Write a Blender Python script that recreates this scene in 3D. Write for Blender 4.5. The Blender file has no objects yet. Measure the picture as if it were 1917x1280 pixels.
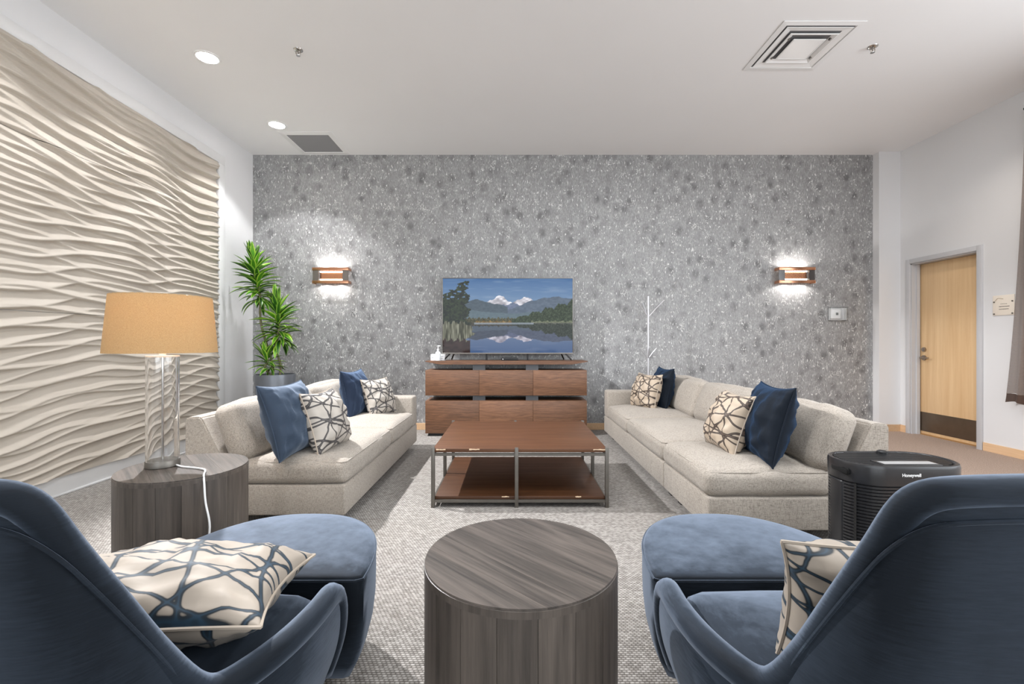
import bpy, bmesh, math, random
import numpy as np
from mathutils import Vector, Matrix, noise
PI = math.pi
random.seed(7)
sc = bpy.context.scene
COL = sc.collection

# ------------------------------------------------------------------ camera, world, lights, exposure
F_PX, CAM_H = 860.0, 1.12
cd = bpy.data.cameras.new('camera'); cam = bpy.data.objects.new('camera', cd); COL.objects.link(cam)
cd.sensor_width = 36.0; cd.lens = 36.0 * F_PX / 1917.0; cd.clip_start = 0.02
cam.location = (0, 0, CAM_H); cam.rotation_euler = (PI / 2, 0, 0)
sc.camera = cam
sc.view_settings.view_transform = 'Standard'; sc.view_settings.look = 'None'
sc.view_settings.gamma = 1.0; sc.view_settings.use_curve_mapping = False
sc.view_settings.exposure = 0.2
w = bpy.data.worlds.new('world'); sc.world = w; w.use_nodes = True
w.node_tree.nodes['Background'].inputs[0].default_value = (0.75, 0.86, 1.0, 1)
w.node_tree.nodes['Background'].inputs[1].default_value = 1.0

def area(name, loc, rot, sx, sy, power, col=(1, 1, 1)):
    l = bpy.data.lights.new(name, 'AREA'); l.shape = 'RECTANGLE'; l.size = sx; l.size_y = sy
    l.energy = power; l.color = col
    o = bpy.data.objects.new(name, l); COL.objects.link(o); o.location = loc; o.rotation_euler = rot
    return o
def spot(name, loc, target, power, size, blend, col=(1, 1, 1), rad=0.05):
    l = bpy.data.lights.new(name, 'SPOT'); l.energy = power; l.spot_size = math.radians(size)
    l.spot_blend = blend; l.color = col; l.shadow_soft_size = rad
    o = bpy.data.objects.new(name, l); COL.objects.link(o); o.location = loc
    o.rotation_euler = (Vector(target) - Vector(loc)).to_track_quat('-Z', 'Y').to_euler()
    return o
# soft fill added at the unseen rear window; daylight through the right-hand window
area('rear_fill', (0.6, -3.30, 1.9), (PI / 2, 0, 0), 6.4, 2.4, 125, (0.93, 0.97, 1.0))
area('side_daylight', (4.80, 0.6, 1.95), (0, PI / 2, 0), 2.3, 4.6, 140, (0.93, 0.97, 1.0))
# soft fill panels added under the ceiling, outside the view, without fixtures
for lx, ly, pw in [(-.6, 2.9, 18), (1.9, 2.9, 26), (-.2, 1.5, 18), (2.2, 1.5, 26), (3.9, 1.2, 16)]:
    area('ceiling_fill_light', (lx, ly, 3.49), (0, 0, 0), .5, .5, pw, (.96, .98, 1.0))
# recessed ceiling lamps: two in view, one nearer the camera; plus an added spot
spot('ceiling_spot', (-2.56, 3.86, 3.47), (0.15, 3.5, 0), 800, 84, 0.35, (0.98, 0.98, 1.0), 0.035)
spot('ceiling_spot', (-2.59, 5.06, 3.47), (-1.9, 5.1, 0), 70, 92, 0.7, (0.98, 0.98, 1.0))
spot('ceiling_spot', (-2.5, 0.9, 3.47), (-0.6, 1.3, 0), 110, 84, 0.5, (0.98, 0.98, 1.0), 0.05)
spot('ceiling_spot', (3.7, 3.9, 3.47), (4.88, 4.5, 1.3), 34, 80, 0.8, (1.0, 0.9, 0.8))  # added spot without a fixture, warms the wall by the door

for ly, pw in [(5.06, 52), (3.86, 44), (2.66, 40), (1.46, 46)]:      # the same row of lamps grazing the wavy panel
    spot('downlight_wash', (-2.57, ly, 3.48), (-2.62, ly, 0), pw, 104, 0.25, (0.98, .98, 1.0), .04)

# ------------------------------------------------------------------ helpers
def tag(o, label=None, cat=None, group=None, kind=None):
    if label: o['label'] = label
    if cat: o['category'] = cat
    if group: o['group'] = group
    if kind: o['kind'] = kind
    return o
def thing(name, label, cat, loc=(0, 0, 0), rz=0, group=None):
    o = bpy.data.objects.new(name, None); COL.objects.link(o)
    o.empty_display_size = 0.1
    o.location = loc; o.rotation_euler = (0, 0, rz)
    return tag(o, label, cat, group)
def finish(name, me, m, parent=None, smooth=True, loc=None, rot=None, auto=None):
    if m: me.materials.append(m)
    if smooth:
        me.polygons.foreach_set('use_smooth', [True] * len(me.polygons))
        if auto is not None:
            me.set_sharp_from_angle(angle=math.radians(auto))
    o = bpy.data.objects.new(name, me); COL.objects.link(o)
    if parent: o.parent = parent
    if loc: o.location = loc
    if rot: o.rotation_euler = rot
    return o
def obj(name, bm, m, parent=None, smooth=True, loc=None, rot=None, auto=35):
    bmesh.ops.recalc_face_normals(bm, faces=bm.faces[:])
    me = bpy.data.meshes.new(name); bm.to_mesh(me); bm.free()
    return finish(name, me, m, parent, smooth, loc, rot, auto)
def dup(src, parent, loc=None, rot=None):
    c = src.copy(); COL.objects.link(c); c.parent = parent
    if loc is not None: c.location = loc
    if rot is not None: c.rotation_euler = rot
    return c
def dup_tree(o, parent=None):
    c = o.copy(); COL.objects.link(c); c.parent = parent
    for ch in [x for x in bpy.data.objects if x.parent == o]: dup_tree(ch, c)
    return c
def bx(bm, x0, x1, y0, y1, z0, z1, bev=0.0, seg=2):
    r = bmesh.ops.create_cube(bm, size=1)['verts']
    for v in r:
        v.co = Vector((x0 + (v.co.x + .5) * (x1 - x0), y0 + (v.co.y + .5) * (y1 - y0), z0 + (v.co.z + .5) * (z1 - z0)))
    if bev > 0:
        es = list({e for v in r for e in v.link_edges})
        bmesh.ops.bevel(bm, geom=es, offset=bev, segments=seg, profile=.5, affect='EDGES')
    return bm
def box(name, m, parent, x0, x1, y0, y1, z0, z1, bev=0.0, seg=2):
    return obj(name, bx(bmesh.new(), x0, x1, y0, y1, z0, z1, bev, seg), m, parent)
def prism(bm, pts, axis, a, b):
    """extrude a 2-D polygon along an axis"""
    def P(p, h):
        return {'x': (h, p[0], p[1]), 'y': (p[0], h, p[1]), 'z': (p[0], p[1], h)}[axis]
    A = [bm.verts.new(P(p, a)) for p in pts]; B = [bm.verts.new(P(p, b)) for p in pts]
    n = len(pts)
    bm.faces.new(A); bm.faces.new(B[::-1])
    for i in range(n): bm.faces.new((A[i], A[(i + 1) % n], B[(i + 1) % n], B[i]))
    return bm
def tube(bm, pts, r, n=8, closed=False, cap=True, sq=1.0):
    pts = [Vector(p) for p in pts]; N = len(pts)
    rr = r if hasattr(r, '__len__') else [r] * N
    rings = []; prev = None
    for i, p in enumerate(pts):
        if closed: t = pts[(i + 1) % N] - pts[(i - 1) % N]
        else: t = pts[min(i + 1, N - 1)] - pts[max(i - 1, 0)]
        t = t.normalized() if t.length > 1e-9 else Vector((0, 0, 1))
        if prev is None:
            a = Vector((0, 0, 1)) if abs(t.z) < .9 else Vector((1, 0, 0))
            u = t.cross(a).normalized()
        else:
            u = (prev - t * prev.dot(t)).normalized()
        prev = u; v = t.cross(u)
        rings.append([bm.verts.new(p + (u * math.cos(2 * PI * k / n) + v * math.sin(2 * PI * k / n) * sq) * rr[i]) for k in range(n)])
    M = N if closed else N - 1
    for i in range(M):
        A, B = rings[i], rings[(i + 1) % N]
        for k in range(n): bm.faces.new((A[k], A[(k + 1) % n], B[(k + 1) % n], B[k]))
    if cap and not closed:
        bm.faces.new(rings[0][::-1]); bm.faces.new(rings[-1])
    return bm
def lathe(bm, prof, n=32, cx=0, cy=0, cap=True):
    rings = [[bm.verts.new((cx + r * math.cos(2 * PI * k / n), cy + r * math.sin(2 * PI * k / n), z)) for k in range(n)] for r, z in prof]
    for A, B in zip(rings, rings[1:]):
        for k in range(n): bm.faces.new((A[k], A[(k + 1) % n], B[(k + 1) % n], B[k]))
    if cap:
        bm.faces.new(rings[0][::-1]); bm.faces.new(rings[-1])
    return bm
def crom(pts, n):
    """Catmull-Rom through the points, n samples per span"""
    P = [np.array(p, float) for p in pts]
    P = [2 * P[0] - P[1]] + P + [2 * P[-1] - P[-2]]
    out = []
    for i in range(1, len(P) - 2):
        for k in range(n):
            t = k / n
            out.append(.5 * ((2 * P[i]) + (-P[i - 1] + P[i + 1]) * t + (2 * P[i - 1] - 5 * P[i] + 4 * P[i + 1] - P[i + 2]) * t * t + (-P[i - 1] + 3 * P[i] - 3 * P[i + 1] + P[i + 2]) * t ** 3))
    out.append(P[-2]); return out
def nz(x, y, z): return noise.noise(Vector((x, y, z)))
def gridmesh(name, V, nu, nv, uv=None, close_u=False):
    """V is (nv*nu,3) numpy"""
    me = bpy.data.meshes.new(name)
    i, j = np.meshgrid(np.arange(nu if close_u else nu - 1), np.arange(nv - 1))
    a = (j * nu + i).ravel(); b = (j * nu + (i + 1) % nu).ravel()
    fcs = np.stack([a, b, b + nu, a + nu], 1)
    me.vertices.add(len(V)); me.vertices.foreach_set('co', np.asarray(V, np.float32).ravel())
    me.loops.add(fcs.size); me.loops.foreach_set('vertex_index', fcs.ravel().astype(np.int32))
    me.polygons.add(len(fcs)); me.polygons.foreach_set('loop_start', (np.arange(len(fcs)) * 4).astype(np.int32))
    me.update(calc_edges=True); me.validate()
    return me

# ------------------------------------------------------------------ materials
def lin(c):
    return tuple(((v / 255 + .055) / 1.055) ** 2.4 if v / 255 > .04045 else v / 255 / 12.92 for v in c)
class NT:
    def __init__(s, name):
        s.m = bpy.data.materials.new(name); s.m.use_nodes = True
        s.t = s.m.node_tree; s.b = s.t.nodes['Principled BSDF']; s.out = s.t.nodes['Material Output']
    def n(s, typ, **kw):
        nd = s.t.nodes.new(typ)
        for k, v in kw.items():
            if k.startswith('i_'):
                key = k[2:]; key = int(key) if key.isdigit() else key.replace('_', ' ')
                s.set(nd.inputs[key], v)
            else: setattr(nd, k, v)
        return nd
    def set(s, sock, v):
        if isinstance(v, bpy.types.NodeSocket): s.t.links.new(v, sock)
        elif isinstance(v, (tuple, list)) and len(v) == 3 and sock.type == 'RGBA': sock.default_value = (*v, 1)
        else: sock.default_value = v
    def coord(s, kind='Object', scale=(1, 1, 1), rot=(0, 0, 0)):
        tc = s.n('ShaderNodeTexCoord'); mp = s.n('ShaderNodeMapping')
        s.t.links.new(tc.outputs[kind], mp.inputs[0]); mp.inputs['Scale'].default_value = scale
        mp.inputs['Rotation'].default_value = rot
        return mp.outputs[0]
    def noise(s, v, scale=5, detail=3, rough=.5, dist=0):
        return s.n('ShaderNodeTexNoise', i_Vector=v, i_Scale=scale, i_Detail=detail, i_Roughness=rough, i_Distortion=dist).outputs[0]
    def ramp(s, f, stops, interp='LINEAR'):
        r = s.n('ShaderNodeValToRGB'); s.set(r.inputs[0], f); e = r.color_ramp.elements
        r.color_ramp.interpolation = interp
        while len(e) < len(stops): e.new(.5)
        for el, (p, c) in zip(e, stops):
            el.position = p; el.color = (c, c, c, 1) if not hasattr(c, '__len__') else (*c, 1)
        return r.outputs[0]
    def math(s, op, a, b=0.0, c=0.0):
        nd = s.n('ShaderNodeMath', operation=op); s.set(nd.inputs[0], a); s.set(nd.inputs[1], b); s.set(nd.inputs[2], c)
        return nd.outputs[0]
    def mix(s, f, a, b, mode='MIX'):
        nd = s.n('ShaderNodeMix', data_type='RGBA', blend_type=mode)
        s.set(nd.inputs[0], f); s.set(nd.inputs[6], a if not (isinstance(a, tuple) and len(a) == 3) else (*a, 1)); s.set(nd.inputs[7], b if not (isinstance(b, tuple) and len(b) == 3) else (*b, 1))
        return nd.outputs[2]
    def bump(s, h, strength=.3, dist=.01):
        nd = s.n('ShaderNodeBump', i_Height=h, i_Strength=strength, i_Distance=dist)
        s.t.links.new(nd.outputs[0], s.b.inputs['Normal']); return nd
    def P(s, **kw):
        for k, v in kw.items(): s.set(s.b.inputs[k.replace('_', ' ')], v)
        return s.m
def plain(name, rgb, rough=.5, metal=0, var=.0, **kw):
    t = NT(name); c = lin(rgb)
    nf = t.noise(t.coord(), 14, 3)
    a = tuple(x * (1 - var) for x in c); b = tuple(min(1, x * (1 + var)) for x in c)
    t.P(Base_Color=t.ramp(nf, [(.3, a), (.7, b)]), Roughness=rough, Metallic=metal, **kw)
    return t.m
def emit(name, rgb, strength):
    t = NT(name); t.P(Base_Color=(1, 1, 1), Emission_Color=rgb, Emission_Strength=strength); return t.m

def paint_mat(name, rgb, bump=.08):
    t = NT(name); v = t.coord()
    t.P(Base_Color=t.ramp(t.noise(v, 1.2, 2), [(.3, lin(tuple(x - 2 for x in rgb))), (.7, lin(rgb))]), Roughness=.6)
    t.bump(t.noise(v, 180, 2), bump, .002); return t.m
WALL = paint_mat('wall_paint', (224, 224, 225)); CEIL = paint_mat('ceiling_paint', (240, 240, 241))
TRIMW = plain('white_trim_paint', (222, 222, 222), .35, var=.01)
FRAME = plain('door_frame_paint', (196, 196, 198), .4, var=.01)

def wood(name, dark, light, axis='x', scale=1.0, rough=.4, ring=9, contrast=.5, fine=1.0, rnd=.34):
    t = NT(name)
    sc3 = {'x': (.4, 9, 9), 'y': (9, .4, 9), 'z': (9, 9, .4)}[axis]
    oi = t.n('ShaderNodeObjectInfo')
    v = t.coord('Object', tuple(c * scale for c in sc3))
    add = t.n('ShaderNodeVectorMath', operation='ADD'); t.set(add.inputs[0], v)
    sc_ = t.n('ShaderNodeVectorMath', operation='SCALE'); comb = t.n('ShaderNodeCombineXYZ')
    for k in range(3): t.set(comb.inputs[k], oi.outputs['Random'])
    t.t.links.new(comb.outputs[0], sc_.inputs[0]); sc_.inputs['Scale'].default_value = 23.0
    t.t.links.new(sc_.outputs[0], add.inputs[1]); v = add.outputs[0]
    n1 = t.noise(v, 1.3, 4, .55, .6)
    rings = t.math('FRACT', t.math('MULTIPLY', n1, ring))
    r2 = t.math('ABSOLUTE', t.math('SUBTRACT', rings, .5))
    fn = t.noise(v, 14 * fine, 5, .7)
    f = t.math('ADD', t.math('MULTIPLY', r2, contrast), t.math('MULTIPLY', fn, .9))
    col = t.ramp(f, [(.28, lin(dark)), (.85, lin(light))])
    bright = t.math('ADD', t.math('MULTIPLY', oi.outputs['Random'], rnd), 1 - rnd / 2)
    col = t.mix(1.0, col, t.n('ShaderNodeCombineColor', i_0=bright, i_1=bright, i_2=bright).outputs[0], 'MULTIPLY')
    t.P(Base_Color=col, Roughness=t.ramp(fn, [(.2, rough + .1), (.8, rough - .05)]))
    t.bump(fn, .12, .004); return t.m
WALNUT = wood('walnut_veneer', (72, 48, 34), (136, 97, 71), 'x', 1.1, .42, 11, .4, 1.5)
MAHOG = wood('coffee_table_wood', (64, 38, 21), (100, 64, 38), 'x', .3, .42, 2, .2)
DRUM_V = wood('grey_stained_wood', (50, 45, 41), (98, 89, 82), 'z', .7, .38, 4, .35, .6)
DRUM_T = wood('grey_stained_top', (46, 42, 39), (96, 88, 82), 'y', .7, .36, 7, .6, .8, .14)
MAPLE = wood('maple_veneer', (214, 176, 130), (234, 202, 158), 'z', .35, .38, 3, .4, .5)
BASEW = wood('pale_maple_base', (205, 168, 130), (226, 192, 155), 'y', .5, .45, 3, .3)
STEEL = plain('brushed_steel', (125, 122, 118), .35, .85, .06)
DSTEEL = plain('grey_bronze_steel', (112, 108, 102), .42, .6, .08)
CHROME = plain('chrome', (200, 198, 195), .15, 1.0)
SATIN = plain('satin_nickel', (165, 155, 145), .3, 1.0)
COPPER = plain('polished_copper', (205, 150, 118), .22, .9, .05)
BRONZEM = plain('mirror_grey_metal', (150, 148, 148), .18, 1.0, .03)
BLACK = plain('black_plastic', (30, 31, 33), .35, var=.05)
BLACKM = plain('black_metal', (22, 22, 24), .4, .3)
CHAR = plain('charcoal_plastic', (36, 36, 38), .28, var=.04)
WHITEP = plain('white_plastic', (235, 235, 235), .3)
GREYM = plain('grey_bracket', (95, 98, 102), .45, .3)
POT = plain('grey_pot_glaze', (112, 117, 124), .32, .25, .03)
SOIL = plain('dark_soil', (48, 40, 34), .95, var=.3)

def carpet_mat():
    t = NT('woven_carpet'); v = t.coord('Object')
    sep = t.n('ShaderNodeSeparateXYZ'); t.t.links.new(v, sep.inputs[0])
    X, Y = sep.outputs[0], sep.outputs[1]
    # rows of loops, staggered
    row = t.math('MULTIPLY', Y, 95.0); rf = t.math('FLOOR', row); rr = t.math('FRACT', row)
    xs = t.math('ADD', t.math('MULTIPLY', X, 62.0), t.math('MULTIPLY', rf, .37)); xf = t.math('FLOOR', xs); xr = t.math('FRACT', xs)
    hy = t.math('SINE', t.math('MULTIPLY', rr, PI)); hx = t.math('SINE', t.math('MULTIPLY', xr, PI))
    hgt = t.math('MULTIPLY', hy, t.math('POWER', hx, .5))
    cell = t.n('ShaderNodeCombineXYZ', i_0=xf, i_1=rf)
    wn = t.n('ShaderNodeTexWhiteNoise', noise_dimensions='2D'); t.t.links.new(cell.outputs[0], wn.inputs['Vector'])
    big = t.noise(v, 1.4, 2)
    f = t.math('ADD', t.math('MULTIPLY', wn.outputs[0], .34), t.math('MULTIPLY', hgt, .66))
    grey = t.ramp(f, [(.12, lin((80, 74, 68))), (.6, lin((152, 147, 141))), (.98, lin((196, 192, 187)))])
    brown = t.ramp(t.noise(v, 120, 3, .7), [(.3, lin((118, 94, 78))), (.7, lin((190, 162, 140)))])
    grey = t.mix(t.ramp(big, [(.35, 0.0), (.7, .12)]), grey, lin((130, 120, 108)))
    side = t.math('GREATER_THAN', X, 2.25)
    t.P(Base_Color=t.mix(side, grey, brown), Roughness=.95)
    t.b.inputs['Sheen Weight'].default_value = .15
    t.bump(hgt, .7, .004); return t.m
CARPET = carpet_mat()

def wallpaper_mat():
    t = NT('flecked_metallic_wallpaper')
    fine = t.noise(t.coord('Object', (70, 1, 26)), 1, 4, .7)
    mid = t.noise(t.coord('Object', (14, 1, 7)), 1, 3, .6, .5)
    vor = t.n('ShaderNodeTexVoronoi', feature='F1', i_Vector=t.coord('Object', (7.2, 1, 5.6)), i_Scale=1.0, i_Randomness=.9).outputs[0]
    blot = t.math('MULTIPLY', t.ramp(vor, [(.18, 1.0), (.46, 0.0)]), t.ramp(mid, [(.36, 0.2), (.56, 1.0)]))
    base = t.ramp(fine, [(.30, lin((130, 130, 130))), (.5, lin((154, 154, 154))), (.70, lin((180, 180, 180)))])
    base = t.mix(t.math('MULTIPLY', blot, .75), base, lin((92, 91, 92)))
    base = t.mix(t.ramp(mid, [(.35, .35), (.6, 0.0)]), base, lin((112, 111, 112)))
    # bright streaks and squiggles
    s1 = t.noise(t.coord('Object', (64, 1, 21)), 1, 1, .4)
    streak = t.ramp(s1, [(.665, 0.0), (.70, 1.0)])
    sq = t.noise(t.coord('Object', (17, 1, 13)), 1, 2, .5, 1.2)
    line = t.ramp(t.math('ABSOLUTE', t.math('SUBTRACT', sq, .5)), [(.008, 1.0), (.022, 0.0)])
    msk = t.ramp(t.noise(t.coord('Object', (9, 1, 9)), 1, 2), [(.54, 0.0), (.62, 1.0)])
    br = t.math('MAXIMUM', streak, t.math('MULTIPLY', line, msk))
    col = t.mix(t.math('MULTIPLY', br, .7), base, lin((240, 240, 238)))
    t.P(Base_Color=col, Roughness=.45, Metallic=.12)
    t.bump(t.math('ADD', fine, br), .35, .006); return t.m
WPAPER = wallpaper_mat()

def tweed(name, dk, lt):
    t = NT(name)
    n = [t.noise(t.coord('Object', sc3), 1, 2, .6) for sc3 in ((45, 420, 420), (420, 45, 420), (420, 420, 45))]
    lo = t.math('MINIMUM', t.math('MINIMUM', n[0], n[1]), n[2])
    hi = t.math('MAXIMUM', t.math('MAXIMUM', n[0], n[1]), n[2])
    f = t.math('MULTIPLY', t.math('ADD', lo, hi), .5)
    f = t.math('ADD', t.math('MULTIPLY', f, .5), t.math('MULTIPLY', lo, .5))
    big = t.noise(t.coord(), 3, 2)
    col = t.ramp(f, [(.31, lin(dk)), (.42, lin(tuple((x * .45 + y * .55) for x, y in zip(dk, lt)))), (.50, lin(lt))])
    t.P(Base_Color=t.mix(t.ramp(big, [(.4, 0.0), (.65, .12)]), col, lin(dk)), Roughness=.92, Sheen_Weight=.15)
    t.bump(f, .5, .004); return t.m
TWEED = tweed('oatmeal_tweed', (104, 98, 90), (176, 167, 156))

def velvet(name, deep, pale, sheen):
    t = NT(name)
    st = t.noise(t.coord('Object', (25, 25, 260)), 1, 3, .6)
    nap = t.noise(t.coord('Object', (1, 1, 1)), 4.5, 3, .55, .8)
    lw = t.n('ShaderNodeLayerWeight', i_Blend=.5).outputs['Facing']  # sheen painted into the base colour: paler where the view grazes
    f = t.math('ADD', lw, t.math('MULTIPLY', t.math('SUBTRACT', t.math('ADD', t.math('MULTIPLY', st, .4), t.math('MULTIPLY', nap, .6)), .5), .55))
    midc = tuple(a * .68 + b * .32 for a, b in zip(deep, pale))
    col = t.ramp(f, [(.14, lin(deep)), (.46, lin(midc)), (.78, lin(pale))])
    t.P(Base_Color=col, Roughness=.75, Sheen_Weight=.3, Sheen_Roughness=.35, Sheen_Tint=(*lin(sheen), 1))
    t.b.inputs['Specular IOR Level'].default_value = .2
    t.bump(st, .2, .002); return t.m
BLUEV = velvet('steel_blue_velvet', (13, 20, 28), (100, 111, 127), (165, 174, 185))
NAVYV = velvet('navy_velvet', (16, 24, 34), (26, 46, 70), (60, 90, 120))
DUSKV = velvet('dusty_blue_velvet', (50, 62, 78), (98, 110, 126), (165, 175, 190))

def pattern_mat(name, ground, line, wd=.022, dens=1.0):
    t = NT(name); uv = t.coord('UV')
    vo = t.n('ShaderNodeVectorMath', operation='ADD'); t.t.links.new(uv, vo.inputs[0])
    oi = t.n('ShaderNodeObjectInfo'); cb = t.n('ShaderNodeCombineXYZ', i_0=t.math('MULTIPLY', oi.outputs['Random'], 7.0), i_1=t.math('MULTIPLY', oi.outputs['Random'], 3.0))
    t.t.links.new(cb.outputs[0], vo.inputs[1]); uv = vo.outputs[0]
    sep = t.n('ShaderNodeSeparateXYZ'); t.t.links.new(uv, sep.inputs[0]); U, V = sep.outputs[0], sep.outputs[1]
    d = None
    for k, (ang, per, wob, ph) in enumerate([(12, 2.6, .16, .1), (63, 3.0, .18, .4), (105, 2.4, .17, .75), (148, 2.8, .18, .2), (85, 1.5, .26, .6)]):
        c, s_ = math.cos(math.radians(ang)), math.sin(math.radians(ang))
        dd = t.math('ADD', t.math('MULTIPLY', U, c * per), t.math('MULTIPLY', V, s_ * per))
        mp = t.n('ShaderNodeMapping', i_Location=(3.7 * k, 1.3 * k, 0)); t.t.links.new(uv, mp.inputs[0])
        wn = t.math('MULTIPLY', t.noise(mp.outputs[0], 1.3, 1), wob * 4)
        per_ = per * dens; dd = t.math('MULTIPLY', dd, dens)
        fr = t.math('ABSOLUTE', t.math('SUBTRACT', t.math('FRACT', t.math('ADD', t.math('ADD', dd, wn), ph)), .5))
        dist = t.math('DIVIDE', fr, per_)
        # make some of the strokes stop short
        d = dist if d is None else t.math('SMOOTH_MIN', d, dist, .02)
    m = t.ramp(d, [(wd * .60, 1.0), (wd * .70, 0.0)])
    core = t.ramp(d, [(0.0, 1.0), (wd * .3, 0.0)])
    ld = tuple(x * .45 for x in line)
    lcol = t.mix(core, lin(ld), lin(line))
    gcol = t.ramp(t.noise(uv, 6, 2), [(.3, lin(tuple(x * .94 for x in ground))), (.7, lin(ground))])
    t.P(Base_Color=t.mix(m, gcol, lcol), Roughness=.6, Sheen_Weight=.08)
    t.bump(m, -.4, .004); return t.m
PIPE = plain('pillow_piping', (166, 154, 140), .6)
PATB = pattern_mat('cream_fabric_brown_lines', (186, 169, 149), (96, 80, 70), .021, 1.25)
PATG = pattern_mat('cream_fabric_grey_lines', (180, 173, 164), (94, 90, 90), .021, 1.25)
PATN = pattern_mat('cream_fabric_teal_lines', (160, 149, 136), (30, 56, 74), .017, 1.35)

# ------------------------------------------------------------------ room shell
XL, XR, YB, YR, HC = -3.31, 4.88, 5.87, -3.5, 3.51
XP, YP = 4.61, 5.77          # pilaster at the back right corner
def struct(name, bm, m, parent=None, label=None):
    o = obj(name, bm, m, parent, auto=30)
    if not parent: tag(o, label, kind='structure')
    return o
struct('floor', bx(bmesh.new(), XL - .2, XR + .3, YR - .2, YB + .2, -.1, 0), CARPET, None, 'woven grey loop carpet turning brown by the door')
struct('ceiling', bx(bmesh.new(), XL - .2, XR + .3, YR - .2, YB + .2, HC, HC + .1), CEIL, None, 'flat white painted ceiling')
struct('wall_back', bx(bmesh.new(), XL - .2, XP, YB, YB + .2, 0, HC), WPAPER, None, 'back wall in flecked grey metallic wallpaper')
struct('wall_corner', bx(bmesh.new(), XP, XR + .3, YP, YB + .2, 0, HC), WALL, None, 'white painted pilaster right of the wallpaper')
bm = bmesh.new(); bx(bm, XL - .2, XL, YR, YB, 0, HC)
struct('wall_left', bm, WALL, None, 'white wall holding the wavy panel')
# right wall with a door opening and a window opening
DY0, DY1, DH = 4.81, 5.62, 2.075
WY0, WY1, WZ0, WZ1 = -1.7, 2.9, .8, 3.1
bm = bmesh.new()
bx(bm, XR, XR + .2, DY1, YP + .1, 0, HC); bx(bm, XR, XR + .2, DY0, DY1, DH, HC)
bx(bm, XR, XR + .2, WY1, DY0, 0, HC); bx(bm, XR, XR + .2, WY0, WY1, 0, WZ0); bx(bm, XR, XR + .2, WY0, WY1, WZ1, HC)
bx(bm, XR, XR + .2, YR, WY0, 0, HC)
struct('wall_right', bm, WALL, None, 'pale grey wall with the maple door')
RX0, RX1, RZ0, RZ1 = -2.6, 3.8, .7, 3.1
bm = bmesh.new()
bx(bm, XL - .2, RX0, YR - .2, YR, 0, HC); bx(bm, RX1, XR + .2, YR - .2, YR, 0, HC)
bx(bm, RX0, RX1, YR - .2, YR, 0, RZ0); bx(bm, RX0, RX1, YR - .2, YR, RZ1, HC)
struct('wall_rear', bm, WALL, None, 'white wall behind the viewpoint')
def glass_mat():
    t = NT('window_glass'); t.P(Base_Color=(1, 1, 1), Roughness=0.0, Transmission_Weight=1.0, IOR=1.45); return t.m
WGLASS = glass_mat()
def window(name, horiz, a0, a1, z0, z1, pos, n):
    root = bmesh.new(); f = .06
    def seg(b, u0, u1, w0, w1, t=.05):
        if horiz: bx(b, u0, u1, pos - .12, pos - .12 + t, w0, w1)
        else: bx(b, pos + .08, pos + .08 + t, u0, u1, w0, w1)
    seg(root, a0, a1, z0, z0 + f); seg(root, a0, a1, z1 - f, z1)
    for k in range(n + 1):
        u = a0 + (a1 - a0 - f) * k / n; seg(root, u, u + f, z0, z1)
    o = struct(name, root, TRIMW, None, 'white framed window letting in daylight')
    b2 = bmesh.new(); seg(b2, a0 + f, a1 - f, z0 + f, z1 - f, .008)
    g = obj('pane', b2, WGLASS, o)
    return o
window('window_1', False, WY0, WY1, WZ0, WZ1, XR, 3)
window('window_2', True, RX0, RX1, RZ0, RZ1, YR, 4)

# baseboards
struct('baseboard_back', bx(bmesh.new(), XL, XP, YB - .012, YB, 0, .085, .002, 1), BASEW, None, 'pale wood baseboard below the wallpaper')
bm = bmesh.new(); bx(bm, XP - .012, XR, YP - .012, YP, 0, .085); bx(bm, XP - .012, XP, YP, YB, 0, .085)
struct('baseboard_corner', bm, BASEW, None, 'pale wood baseboard around the pilaster')
bm = bmesh.new(); bx(bm, XR - .012, XR, DY1 + .06, YP, 0, .085); bx(bm, XR - .012, XR, YR, DY0 - .06, 0, .085)
struct('baseboard_right', bm, BASEW, None, 'pale wood baseboard on the door wall')
bm = bmesh.new(); bx(bm, XL, XL + .016, YR, 5.27, 0, .135); bx(bm, XL, XL + .024, YR, 5.27, .128, .142, .004); bx(bm, XL, XL + .03, YR, YB, 0, .018, .006)
struct('baseboard_left', bm, TRIMW, None, 'white baseboard below the wavy panel')
# picture-frame trim around the wavy panel (z 3.13..3.23, y 5.13..5.27)
bm = bmesh.new(); bx(bm, XL, XL + .03, YR, 5.25, 3.13, 3.23, .004); bx(bm, XL, XL + .03, 5.14, 5.25, .142, 3.13, .004)
struct('trim_1', bm, TRIMW, None, 'flat white border framing the wavy panel')

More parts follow.
